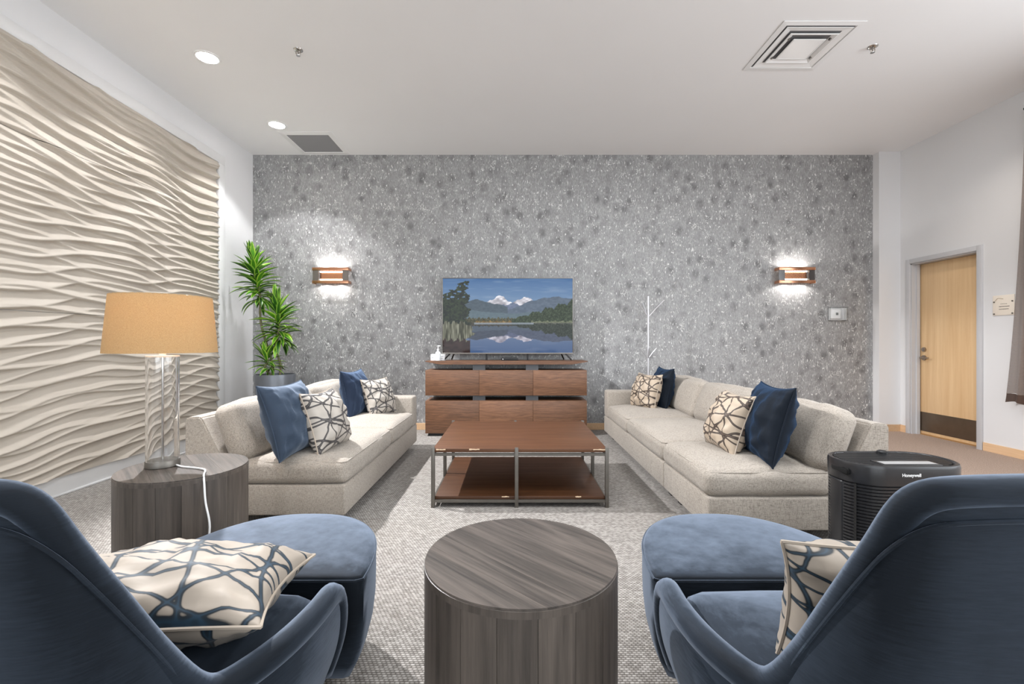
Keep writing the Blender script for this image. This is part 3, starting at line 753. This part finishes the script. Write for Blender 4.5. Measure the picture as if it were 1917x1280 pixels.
def pillow(name, label, loc, yaw, lean, size, thick, mat, cat='pillow', sz=None, group=None, roll=0, seed=0, pipe=None, fold=0.0, sag=0.0):
    """front faces local -Y; yaw turns it about Z, lean tips the top backwards"""
    t = thing(name, label, cat, (0, 0, 0), 0, group)
    M = Matrix.Translation(loc) @ Matrix.Rotation(yaw, 4, 'Z') @ Matrix.Rotation(-lean, 4, 'X') @ Matrix.Rotation(roll, 4, 'Y')
    t.matrix_world = M
    N = 40; half = size / 2; hz = (sz or size) / 2; c = .10
    b = bmesh.new(); uvl = b.loops.layers.uv.new('UVMap')
    grid = {}
    def pt(u, v, side):
        cu = math.copysign(abs(math.sin(u * PI / 2)), u); cv = math.copysign(abs(math.sin(v * PI / 2)), v)
        x = half * cu * (1 - c * (1 - cv ** 2) * cu ** 2); z = hz * cv * (1 - c * (1 - cu ** 2) * cv ** 2)
        th = thick / 2 * (max(0, (1 - cu ** 2)) * max(0, (1 - cv ** 2))) ** .42
        e = (1 - max(abs(cu), abs(cv)) ** 6)
        wr = nz(cu * 3.2 + seed, cv * 3.2, side * 5 + seed) * .022 + nz(cu * 9 + seed * 2, cv * 4, side * 9) * .010
        # gathers running in from the seams
        rad = abs(nz(cu * 11 + seed, 7.3 * side, 1.7)) * abs(cv) ** 3 + abs(nz(cv * 11 + seed, 3.3 * side, 4.7)) * abs(cu) ** 3
        th = max(0, th + (wr - rad * .022) * e)
        z -= sag * (1 - (cv + 1) / 2) * 0
        y = -side * th
        y += fold * max(0, -(cv + .55)) * -1.0
        return Vector((x, y, z)), (cu * .5 + .5, cv * .5 + .5)
    for side in (1, -1):
        for j in range(N + 1):
            for i in range(N + 1):
                u = i / N * 2 - 1; v = j / N * 2 - 1
                edge = i in (0, N) or j in (0, N)
                if side == -1 and edge: grid[(side, i, j)] = grid[(1, i, j)]; continue
                p, uv = pt(u, v, side); grid[(side, i, j)] = (b.verts.new(p), uv)
        for j in range(N):
            for i in range(N):
                q = [grid[(side, i, j)], grid[(side, i + 1, j)], grid[(side, i + 1, j + 1)], grid[(side, i, j + 1)]]
                if side == -1: q = q[::-1]
                f = b.faces.new([a[0] for a in q])
                for lp, a in zip(f.loops, q): lp[uvl].uv = (a[1][0] + (1.37 if side < 0 else 0), a[1][1])
    obj('cover', b, mat, t, auto=None)
    loop = [grid[(1, i, 0)][1] for i in range(N)]
    pts = []
    for (ii, jj) in [(i, 0) for i in range(0, N, 2)] + [(N, j) for j in range(0, N, 2)] + [(i, N) for i in range(N, 0, -2)] + [(0, j) for j in range(N, 0, -2)]:
        p, _ = pt(ii / N * 2 - 1, jj / N * 2 - 1, 1); pts.append(p * 1.004)
    obj('piping', tube(bmesh.new(), pts, .0045, 6, closed=True), pipe or mat, t)
    return t

def sofa(side, label, cat, modules, cushions, ynear, yfar, arm0, xf, xb):
    """side=+1 right, -1 left; seats face the middle of the room"""
    t = thing('sofa', label, cat, (0, 0, 0))
    S = side
    def X(a, b): return (min(S * a, S * b), max(S * a, S * b))
    for (a, b_) in modules:
        x0, x1 = X(xf, xb)
        box('base', TWEED, t, x0, x1, a, b_, .08, .262, .012, 3)
        b = bmesh.new()
        pr = [(xb - .305, .255), (xb, .255), (xb, .655), (xb - .012, .668), (xb - .085, .672), (xb - .10, .665)]
        prism(b, [(S * p, q) for p, q in pr], 'y', a, min(b_, arm0) - .001)
        bmesh.ops.bevel(b, geom=[e for e in b.edges], offset=.008, segments=2, affect='EDGES')
        obj('back', b, TWEED, t)
        for xx in (xf + .08, xb - .12):
            for yy in (a + .06, b_ - .12):
                x0, x1 = X(xx, xx + .06); box('foot', BLACK, t, x0, x1, yy, yy + .06, 0, .082)
    x0, x1 = X(xf, xb); b = bx(bmesh.new(), x0, x1, arm0, yfar, .08 + .18, .565, .022, 3); obj('arm', b, TWEED, t)
    for i, (a, b_) in enumerate(cushions):
        hx = (xb - .30 - (xf - .012)) / 2; hy = (b_ - a) / 2 - .003
        cx = S * (xf - .012 + hx)
        sc_ = obj('seat_cushion', cushion_bm(hx, hy, .077, .055, (0, .012, .042), .0042, seed=i * 3.1 + S), TWEED, t, auto=None, loc=(cx, (a + b_) / 2, .262 + .073))
        k = .052 * (1 - .707); pts = []
        for zz in (.075 - k,):
            ex, ey = hx - k, hy - k
            for (px, py) in [(-ex + .02, -ey), (ex - .02, -ey), (ex, -ey + .02), (ex, ey - .02), (ex - .02, ey), (-ex + .02, ey), (-ex, ey - .02), (-ex, -ey + .02)]:
                pts.append((px, py, zz))
        dense = []
        for q in range(8):
            A, B = Vector(pts[q]), Vector(pts[(q + 1) % 8]); n = 12 if (B - A).length > .1 else 2
            dense += [A.lerp(B, s / n) for s in range(n)]
        obj('piping', tube(bmesh.new(), dense, .0045, 6, closed=True), TWEED, sc_)
    for i, (a, b_) in enumerate(cushions):
        hy = (b_ - a) / 2 - .002
        bc = obj('back_cushion', cushion_bm(.085, hy, .185, .062, (.035, .012, .018), .006, seed=i * 5.7 + S * 2 + 9), TWEED, t, auto=None)
        lean = math.radians(20)
        bc.location = (S * (xb - .275), (a + b_) / 2 + .01, .565); bc.rotation_euler = (0, S * lean, 0)
    return t
sofa(1, 'long oatmeal tweed sofa of three seats along the right', 'sofa', [(2.53, 3.275), (3.285, 5.39)], [(2.53, 3.28), (3.28, 4.30), (4.30, 5.20)], 2.53, 5.39, 5.20, 1.08, 2.08)
sofa(-1, 'shorter oatmeal tweed sofa of two seats along the left', 'sofa', [(2.75, 4.83)], [(2.75, 3.80), (3.80, 4.64)], 2.75, 4.83, 4.64, 1.00, 1.96)

R = math.radians
PG = 'throw pillows on the sofas'
pillow('throw_pillow', 'large navy velvet pillow at the near end of the long sofa', (1.535, 2.77, .640), R(-97), R(15), .46, .22, NAVYV, group=PG, seed=1)
pillow('throw_pillow', 'cream pillow with brown lines before the large navy pillow', (1.405, 2.965, .605), R(-90), R(20), .39, .24, PATB, group=PG, seed=2, pipe=PIPE)
pillow('throw_pillow', 'navy velvet pillow at the far arm of the long sofa', (1.60, 4.90, .630), R(-88), R(12), .44, .19, NAVYV, group=PG, seed=3)
pillow('throw_pillow', 'cream pillow with brown lines at the far arm of the long sofa', (1.415, 4.84, .600), R(-68), R(16), .38, .22, PATB, group=PG, seed=4, pipe=PIPE)
pillow('throw_pillow', 'dusty blue velvet pillow at the near end of the short sofa', (-1.395, 2.90, .640), R(84), R(18), .46, .22, DUSKV, group=PG, seed=5)
pillow('throw_pillow', 'cream pillow with grey lines beside the near dusty blue pillow', (-1.235, 3.04, .605), R(84), R(18), .40, .24, PATG, group=PG, seed=6, pipe=PIPE)
pillow('throw_pillow', 'blue velvet pillow at the far arm of the short sofa', (-1.49, 4.38, .635), R(84), R(12), .44, .20, velvet('mid_blue_velvet', (34, 46, 66), (80, 96, 120), (120, 140, 165)), group=PG, seed=7)
pillow('throw_pillow', 'cream pillow with grey lines at the far arm of the short sofa', (-1.285, 4.44, .590), R(66), R(20), .37, .20, PATG, group=PG, seed=8, pipe=PIPE)

# ------------------------------------------------------------------ drum side tables
def drum(x, y, label, rz, rot_top):
    t = thing('drum_table', label, 'side table', (x, y, 0), rz, 'round stained wood drum tables')
    Rr, H, ns = .25, .56, 18
    segs = 5
    def stave():
        b = bmesh.new(); a0, a1 = .0035, 2 * PI / ns - .0005
        out = []; inn = []
        for k in range(segs + 1):
            a = a0 + (a1 - a0) * k / segs
            out.append((Rr * math.cos(a), Rr * math.sin(a))); inn.append(((Rr - .02) * math.cos(a), (Rr - .02) * math.sin(a)))
        prism(b, out + inn[::-1], 'z', 0, H - .022); return b
    s0 = obj('stave', stave(), DRUM_V, t, auto=40)
    for k in range(1, ns): dup(s0, t, rot=(0, 0, 2 * PI * k / ns + 0))
    # rim band and top boards cut from the disc
    b = bmesh.new(); n = 72
    lathe(b, [(Rr - .02, H - .022), (Rr + .0004, H - .022), (Rr + .0004, H - .006), (Rr - .002, H - .005), (Rr - .02, H - .005)], n, cap=False)
    obj('rim', b, DRUM_V, t)
    cuts = [-.2483, -.135, -.07, .035, .11, .2483]; R2 = Rr - .0016
    for c0, c1 in zip(cuts, cuts[1:]):
        c0 += .0003; c1 -= .0003; pts = []
        a = math.asin(max(-1, c0 / R2)); b_ = math.asin(min(1, c1 / R2))
        m = 14
        right = [(R2 * math.cos(a + (b_ - a) * k / m), R2 * math.sin(a + (b_ - a) * k / m)) for k in range(m + 1)]
        left = [(-p, q) for p, q in right][::-1]
        bb = prism(bmesh.new(), [(q, p) for p, q in right + left], 'z', H - .0055, H - .0002)
        o = obj('board', bb, DRUM_T, t, smooth=False); o.rotation_euler = (0, 0, rot_top)
    return t
drum(.023, 1.212, 'dark grey wooden drum table in the front centre', .3, R(28))
drum(-1.475, 2.07, 'dark grey wooden drum table carrying the lamp', 1.1, R(-20))

# ------------------------------------------------------------------ table lamp
def table_lamp():
    x, y, z = -1.58, 2.078, .56
    t = thing('table_lamp', 'table lamp with tan drum shade and clear glass cylinder', 'lamp', (x, y, z))
    obj('base', lathe(bmesh.new(), [(.064, 0.0005), (.066, .003), (.066, .026), (.064, .029), (.03, .029)], 40), DSTEEL, t)
    g = NT('clear_glass'); g.P(Base_Color=(1, 1, 1), Roughness=0.0, Transmission_Weight=1.0, IOR=1.45)
    obj('glass_cylinder', lathe(bmesh.new(), [(.0575, .0295), (.0625, .0295), (.0625, .492), (.0575, .492), (.0575, .0295)], 48, cap=False), g.m, t)
    obj('cap', lathe(bmesh.new(), [(.03, .4925), (.064, .4925), (.064, .499), (.03, .500)], 40), WHITEP, t)
    obj('rod', lathe(bmesh.new(), [(.005, .029), (.005, .4925)], 16), CHROME, t)
    obj('socket', lathe(bmesh.new(), [(.012, .50), (.014, .51), (.014, .57), (.008, .575)], 20), WHITEP, t)
    obj('bulb', lathe(bmesh.new(), [(.010, .575), (.014, .59), (.030, .625), (.031, .645), (.022, .668), (.004, .676)], 24), emit('bulb_glow', (1.0, .8, .55), 12), t)
    s = NT('tan_linen_shade')
    wv = s.noise(s.coord('Object', (300, 300, 300)), 1, 2)
    col = s.ramp(wv, [(.3, lin((186, 152, 106))), (.7, lin((202, 170, 124)))])
    tr = s.n('ShaderNodeBsdfTranslucent'); s.set(tr.inputs[0], col); ad = s.n('ShaderNodeMixShader'); ad.inputs[0].default_value = .28
    s.P(Base_Color=col, Roughness=.9); s.t.links.new(s.b.outputs[0], ad.inputs[1]); s.t.links.new(tr.outputs[0], ad.inputs[2]); s.t.links.new(ad.outputs[0], s.out.inputs[0])
    b = bmesh.new(); lathe(b, [(.210, .512), (.2115, .512), (.190, .765), (.1885, .765), (.210, .512)], 64, cap=False); sh = obj('shade', b, s.m, t)
    b = bmesh.new()
    for k in range(3):
        a = 2 * PI * k / 3; tube(b, [(.012, 0, .56), (.19 * math.cos(a), .19 * math.sin(a), .745)], .002, 5)
    tube(b, [(.1885 * math.cos(2 * PI * k / 40), .1885 * math.sin(2 * PI * k / 40), .763) for k in range(40)], .002, 5, closed=True)
    obj('shade_frame', b, SATIN, t)
    for k, dx in enumerate((-.03, .035)):
        b = bmesh.new(); tube(b, [(dx, -.0, .56), (dx, -.0, .51)], .0012, 5); obj('pull_chain', b, WHITEP, t)
    l = bpy.data.lights.new('lamp_bulb_light', 'POINT'); l.energy = 5; l.color = (1, .84, .66); l.shadow_soft_size = .03
    o = bpy.data.objects.new('lamp_bulb_light', l); COL.objects.link(o); o.location = (x, y, z + .70)
    # flex: a part of the lamp that trails over the table edge
    px = [(.066, -.005, .006), (.11, -.03, .005), (.18, -.05, .005), (.235, -.075, .006), (.262, -.105, .006), (.29, -.155, .004), (.306, -.176, -.03), (.318, -.186, -.10), (.338, -.19, -.20), (.322, -.19, -.32), (.318, -.19, -.45), (.33, -.19, -.553)]
    tag(obj('cord', tube(bmesh.new(), crom(px, 6), .0038, 8), WHITEP, t), 'white power cord')
table_lamp()

# ------------------------------------------------------------------ air purifier
def purifier():
    t = thing('air_purifier', 'black ribbed air purifier standing at the end of the long sofa', 'air purifier', (1.702, 2.062, 0), 0)
    W2, D2, r, H = .250, .138, .125, .60
    def outline(off=0, n=10):
        pts = []
        a_, b_ = W2 + off, D2 + off; rr = r + off
        for (cx, cy, s) in [(a_ - rr, b_ - rr, 0), (-(a_ - rr), b_ - rr, 1), (-(a_ - rr), -(b_ - rr), 2), (a_ - rr, -(b_ - rr), 3)]:
            for k in range(n + 1):
                a = PI / 2 * (s + k / n); pts.append((cx + rr * math.cos(a), cy + rr * math.sin(a)))
        return pts
    def loft(b, secs):
        rings = [[b.verts.new((x, y, z)) for x, y in outline(o)] for o, z in secs]
        for A, B in zip(rings, rings[1:]):
            n = len(A)
            for k in range(n): b.faces.new((A[k], A[(k + 1) % n], B[(k + 1) % n], B[k]))
        return rings
    b = bmesh.new(); secs = [(-.012, 0), (-.006, .03)]
    z = .03
    while z < .50:
        secs += [(-.002, z + .001), (-.002, z + .009), (-.010, z + .011), (-.010, z + .0125)]; z += .0138
    rg = loft(b, secs); b.faces.new(rg[0][::-1]); b.faces.new(rg[-1]); obj('grille_body', b, CHAR, t, smooth=False)
    b = bmesh.new(); rg = loft(b, [(-.012, .512), (.0, .515), (.002, .585), (-.002, .597), (-.010, .600), (-.018, .596), (-.020, .588)]); b.faces.new(rg[0][::-1]); b.faces.new(rg[-1]); obj('top_housing', b, CHAR, t, auto=50)
    for sx in (-1,):
        box('side_panel', CHAR, t, -W2 - .0005, -W2 + .05, -.04, .04, .03, .512, .01, 3)
    # handle recess on the left end
    b = bmesh.new(); bx(b, -W2 - .0022, -W2 + .01, -.075, .03, .543, .572, .010, 3); obj('handle_recess', b, plain('recess_black', (4, 4, 4), .95), t)
    b = bmesh.new(); bx(b, -.2265, -.2235, -.090, -.07, .03, .512); obj('seam', b, plain('seam_black', (8, 8, 9), .6), t)
    # louvred outlet
    for k in range(19):
        yy = -.121 + .0132 * k; ey = max(0, abs(yy) - .013)
        hw = .250 - .024 - (.101 - math.sqrt(max(0, .101 ** 2 - min(ey, .101) ** 2)))
        for xa, xb in ([(-hw, hw)] if yy > -.03 else [(-hw, -.125), (.135, hw)]):
            if xb - xa > .01: box('louvre', BLACK, t, xa, xb, yy, yy + .0065, .586, .5965)
    b = bmesh.new(); bx(b, -.12, .13, -.112, -.034, .586, .5985, .003); obj('control_panel', b, BLACK, t)
    b = bmesh.new(); bx(b, -.11, .118, -.100, -.055, .5987, .5992); tag(obj('control_label', b, plain('pale_label', (150, 150, 150), .35), t), 'pale control strip')
    b = bmesh.new(); lathe(b, [(.022, .595), (.022, .606), (.014, .611)], 20, .04, .10); obj('knob', b, BLACK, t)
    cu = bpy.data.curves.new('lettering', 'FONT'); cu.body = 'Honeywell'; cu.size = .0185; cu.extrude = .0006; cu.align_x = 'CENTER'; cu.offset = .0004
    tmp = bpy.data.objects.new('lettering_tmp', cu); COL.objects.link(tmp); bpy.context.view_layer.update()
    me = bpy.data.meshes.new_from_object(tmp.evaluated_get(bpy.context.evaluated_depsgraph_get())); bpy.data.objects.remove(tmp)
    o = finish('lettering', me, emit('lettering_white', (1, 1, 1), 0) if False else WHITEP, t, smooth=False)
    o.location = (-.030, -D2 - .0026, .556); o.rotation_euler = (PI / 2, 0, 0)
purifier()

# ------------------------------------------------------------------ lounge chairs and ottomans
def loft_outline(b, outline, secs, ctr=None):
    """secs: (scale, z, dy)"""
    n = len(outline); cx = sum(p[0] for p in outline) / n; cy = sum(p[1] for p in outline) / n
    if ctr: cx, cy = ctr
    rings = [[b.verts.new((cx + (x - cx) * s, cy + (y - cy) * s, z)) for x, y in outline] for s, z in secs]
    for A, B in zip(rings, rings[1:]):
        for k in range(n): b.faces.new((A[k], A[(k + 1) % n], B[(k + 1) % n], B[k]))
    b.faces.new(rings[0][::-1]); b.faces.new(rings[-1])
    return b
def ottoman(x, label, rz=0):
    t = thing('ottoman', label, 'ottoman', (x, 1.365, 0), rz, 'blue velvet ottomans')
    pts = []
    a, L = .365, .52
    n = 40
    for k in range(n + 1):
        th = PI * k / n
        pts.append((a * math.copysign(abs(math.cos(th)) ** .82, math.cos(th)), .012 + (L - .012) * math.sin(th) ** .95))
    pts += [(-a + .02, 0.0)] + [(-a + .02 + (2 * a - .04) * k / 12, 0) for k in range(1, 12)] + [(a - .02, 0)]
    secs = [(.80, .095), (.86, .10), (.93, .15), (.975, .21), (.995, .27), (1.0, .33), (1.0, .395), (.996, .408), (.985, .416), (.965, .420), (.9, .4235), (.75, .427), (.5, .430), (.2, .432), (.05, .432)]
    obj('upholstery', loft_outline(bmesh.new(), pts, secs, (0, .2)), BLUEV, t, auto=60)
    pp = [(0 + (px) * .995, .2 + (py - .2) * .995, .409) for px, py in pts]
    obj('piping', tube(bmesh.new(), pp, .004, 6, closed=True), BLUEV, t)
    for (lx, ly) in [(-.2, .08), (.2, .08), (-.16, .34), (.16, .34)]:
        obj('leg', lathe(bmesh.new(), [(.013, 0), (.02, .10)], 12, lx, ly), plain('brown_leg', (84, 50, 34), .4), t)
ottoman(-.81, 'blue velvet ottoman before the left armchair')
ottoman(.79, 'blue velvet ottoman before the right armchair')

def armchair(x, y, rz, label):
    t = thing('armchair', label, 'armchair', (x, y, 0), rz, 'blue velvet armchairs')
    Rm = [(.375, .33, .425), (.385, .2, .428), (.374, .07, .430), (.343, -.03, .430), (.312, -.085, .434), (.292, -.118, .474), (.276, -.20, .622), (.256, -.285, .775), (.242, -.330, .852), (.212, -.354, .892), (.15, -.362, .903), (0, -.366, .907)]
    Bs = [(.335, .31, .17), (.34, .2, .17), (.33, .07, .17), (.308, -.02, .17), (.29, -.06, .17), (.275, -.09, .17), (.255, -.12, .17), (.225, -.155, .17), (.185, -.185, .17), (.13, -.205, .17), (.07, -.215, .17), (0, -.22, .17)]
    def full(P): return P + [(-p[0], p[1], p[2]) for p in P[-2::-1]]
    rim = crom(full(Rm), 5); bas = crom(full(Bs), 5); n = len(rim); ns = 14
    G = np.zeros((ns, n, 3))
    for i in range(n):
        for j in range(ns):
            s = j / (ns - 1); p = bas[i] * (1 - s) + rim[i] * s
            out = np.array([bas[i][0], bas[i][1] + 0.0 - .15, 0]); out /= (np.linalg.norm(out) + 1e-9)
            G[j, i] = p + out * .022 * math.sin(PI * s)
    # smooth normals of the outer sheet
    du = np.gradient(G, axis=1); dv = np.gradient(G, axis=0); N = np.cross(du, dv); N /= (np.linalg.norm(N, axis=2, keepdims=True) + 1e-9)
    ctr = np.array([0, .1, .4]); sgn = np.sign(((ctr - G) * N).sum(2, keepdims=True)); N = N * sgn
    for _ in range(6):
        N[:, 1:-1] = (N[:, :-2] + 2 * N[:, 1:-1] + N[:, 2:]) / 4; N[1:-1] = (N[:-2] + 2 * N[1:-1] + N[2:]) / 4
    N /= (np.linalg.norm(N, axis=2, keepdims=True) + 1e-9)
    I = G + N * .038
    b = bmesh.new()
    o = [[b.verts.new(G[j, i]) for i in range(n)] for j in range(ns)]; q = [[b.verts.new(I[j, i]) for i in range(n)] for j in range(ns)]
    for j in range(ns - 1):
        for i in range(n - 1):
            b.faces.new((o[j][i], o[j][i + 1], o[j + 1][i + 1], o[j + 1][i])); b.faces.new((q[j][i], q[j + 1][i], q[j + 1][i + 1], q[j][i + 1]))
    for i in range(n - 1):
        b.faces.new((o[-1][i], o[-1][i + 1], q[-1][i + 1], q[-1][i])); b.faces.new((o[0][i], q[0][i], q[0][i + 1], o[0][i + 1]))
    for j in range(ns - 1):
        for i in (0, n - 1): b.faces.new((o[j][i], o[j + 1][i], q[j + 1][i], q[j][i]))
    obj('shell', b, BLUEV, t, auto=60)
    mid = (G + I) / 2
    path = [mid[j, 0] for j in range(1, ns - 2)] + [mid[-1, i] + np.array([0, 0, .0]) for i in range(n)] + [mid[j, n - 1] for j in range(ns - 3, 0, -1)]
    for _ in range(3): path = [path[0]] + [(path[k - 1] + path[k] * 2 + path[k + 1]) / 4 for k in range(1, len(path) - 1)] + [path[-1]]
    rr = [.031 - .007 * min(1, max(0, (p[2] - .45) / .15)) for p in path]
    obj('rim_roll', tube(bmesh.new(), path, rr, 16), BLUEV, t, auto=None)
    # welt where roll meets outer panel
    wp = [G[-2, i] * .6 + G[-1, i] * .4 - N[-2, i] * .003 for i in range(n)]
    obj('welt', tube(bmesh.new(), wp, .0035, 6), BLUEV, t)
    # seat
    sp = []
    for k in range(33):
        a = PI + PI * k / 32
        sp.append((.325 * math.copysign(abs(math.cos(a)) ** .7, math.cos(a)), .05 + .21 * math.sin(a)))
    sp += [(.328, .15), (.325, .26), (.31, .315), (.28, .33), (.1, .338), (-.1, .338), (-.28, .33), (-.31, .315), (-.325, .26), (-.328, .15)]
    obj('seat_base', loft_outline(bmesh.new(), sp, [(.93, .165), (.97, .175), (.985, .30)], (0, .1)), BLUEV, t)
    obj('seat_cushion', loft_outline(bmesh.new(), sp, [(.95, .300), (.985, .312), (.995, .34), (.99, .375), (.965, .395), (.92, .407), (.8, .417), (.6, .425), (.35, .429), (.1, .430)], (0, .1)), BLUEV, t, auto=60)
    for (lx, ly) in [(-.25, .24), (.25, .24), (-.17, -.1), (.17, -.1)]:
        obj('leg', lathe(bmesh.new(), [(.013, 0), (.022, .172)], 12, lx, ly), plain('brown_chair_leg', (84, 50, 34), .4), t)
    return t
armchair(.80, 1.0, 0, 'blue velvet armchair in the right foreground seen from behind')
armchair(-.880, 1.0, R(-4), 'blue velvet armchair in the left foreground seen from behind')
pillow('throw_pillow', 'cream pillow with teal lines lying on the left armchair', (-.86, 1.135, .500), R(7), R(93), .60, .20, PATN, group='pillows on the armchairs', seed=11, sz=.38, pipe=PIPE)
pillow('throw_pillow', 'cream pillow with teal lines upright in the right armchair', (.835, 1.0, .540), R(-3), R(-8), .50, .23, PATN, group='pillows on the armchairs', seed=12, sz=.30, pipe=PIPE)

# ------------------------------------------------------------------ potted plant
def plant():
    t = thing('potted_dracaena', 'tall green striped dracaena in a grey cylinder pot by the left corner', 'plant', (-2.72, 5.28, 0))
    obj('pot', lathe(bmesh.new(), [(.17, 0), (.175, .006), (.215, .745), (.213, .752), (.203, .752), (.200, .70), (.001, .70)], 48), POT, t)
    obj('soil', lathe(bmesh.new(), [(.001, .69), (.1995, .69), (.1995, .705), (.001, .712)], 32), SOIL, t)
    lf = NT('variegated_leaf'); uv = lf.coord('UV'); sep = lf.n('ShaderNodeSeparateXYZ'); lf.t.links.new(uv, sep.inputs[0])
    e = lf.math('ABSOLUTE', lf.math('SUBTRACT', sep.outputs[0], .5))
    e = lf.math('ADD', e, lf.math('MULTIPLY', lf.math('SUBTRACT', lf.noise(lf.coord('UV', (12, 1, 1)), 2, 2), .5), .12))
    oi = lf.n('ShaderNodeObjectInfo')
    grn = lf.ramp(oi.outputs['Random'], [(0, lin((30, 66, 22))), (.6, lin((56, 116, 30))), (1, lin((104, 172, 40)))])
    mg = lf.ramp(oi.outputs['Random'], [(0, lin((110, 160, 60))), (1, lin((186, 220, 84)))])
    lf.P(Base_Color=lf.mix(lf.ramp(e, [(.25, 0.0), (.33, 1.0)]), grn, mg), Roughness=.35, Subsurface_Weight=0)
    lf.m.use_backface_culling = False
    meshes = []
    for q, (droop, L, W_) in enumerate([(.03, .25, .026), (.10, .28, .028), (.17, .28, .028), (.26, .26, .026), (.0, .24, .028)]):
        b = bmesh.new(); uvl = b.loops.layers.uv.new('UVMap'); rows = []; ns = 9
        for k in range(ns + 1):
            s = k / ns; wv = W_ * (math.sin(PI * min(1, s * .93 + .09)) ** .8) + .0006
            x = L * (s - .18 * droop * s * s); z = .10 * s - droop * .42 * s ** 2.2
            tw = .25 * math.sin(s * 2 + q)
            rows.append([b.verts.new((x, wv * c, z + abs(c) * wv * .45 + tw * c * wv)) for c in (-1, 0, 1)])
        for k in range(ns):
            for c in (0, 1):
                f = b.faces.new((rows[k][c], rows[k + 1][c], rows[k + 1][c + 1], rows[k][c + 1]))
                for lp, (uu, vv) in zip(f.loops, [(c / 2, k / ns), (c / 2, (k + 1) / ns), ((c + 1) / 2, (k + 1) / ns), ((c + 1) / 2, k / ns)]): lp[uvl].uv = (uu, vv)
        me = bpy.data.meshes.new('leaf'); b.to_mesh(me); b.free(); me.materials.append(lf.m)
        me.polygons.foreach_set('use_smooth', [True] * len(me.polygons)); meshes.append(me)
    bark = plain('plant_cane', (120, 116, 84), .7, var=.25)
    # canes (local coordinates)
    heads = [((-.25, -.03, 2.07), (-.03, 0, .70), .50, 96, 1.0), ((.03, -.03, 1.55), (.03, .03, .70), .46, 96, 1.0), ((-.085, -.07, .98), (-.04, -.05, .70), .18, 40, .78)]
    rs = random.Random(5)
    for (hd, bs, span, cnt, sc_) in heads:
        A, B = Vector(bs), Vector(hd)
        pts = [A.lerp(B, k / 6) + Vector((.02 * math.sin(k * 1.7), .015 * math.cos(k * 1.3), 0)) * (1 if 0 < k < 6 else 0) for k in range(7)]
        obj('cane', tube(bmesh.new(), crom([tuple(p) for p in pts], 3), .013 * sc_, 8), bark, t)
        tip = pts[-1]; dirn = (pts[-1] - pts[-3]).normalized()
        for k in range(cnt):
            s = k / (cnt - 1); a = k * 2.399 + rs.uniform(-.2, .2)
            pos = tip - dirn * (span * (1 - s))
            pitch = -R(-26 + 98 * s ** 1.6 + rs.uniform(-24, 24))
            me = meshes[4 if s > .92 else (3 if s < .2 else (2 if s < .5 else (1 if s < .75 else 0)))]
            o = bpy.data.objects.new('leaf', me); COL.objects.link(o); o.parent = t
            o.location = pos; o.rotation_euler = (rs.uniform(-.2, .2), pitch, a); f = sc_ * rs.uniform(.8, 1.12) * (1.0 if s < .85 else .85); o.scale = (f, f, f)
            # keep foliage out of the side wall
            yaw = a % (2 * PI)
            reach = pos.x + f * .28 * math.cos(yaw) * abs(math.cos(pitch))
            if reach < -.565:
                k2 = max(.45, (-.565 - pos.x) / (reach - pos.x)); o.scale = (f * k2, f, f)
            ry = pos.y + f * .28 * math.sin(yaw) * abs(math.cos(pitch))
    return t
plant()
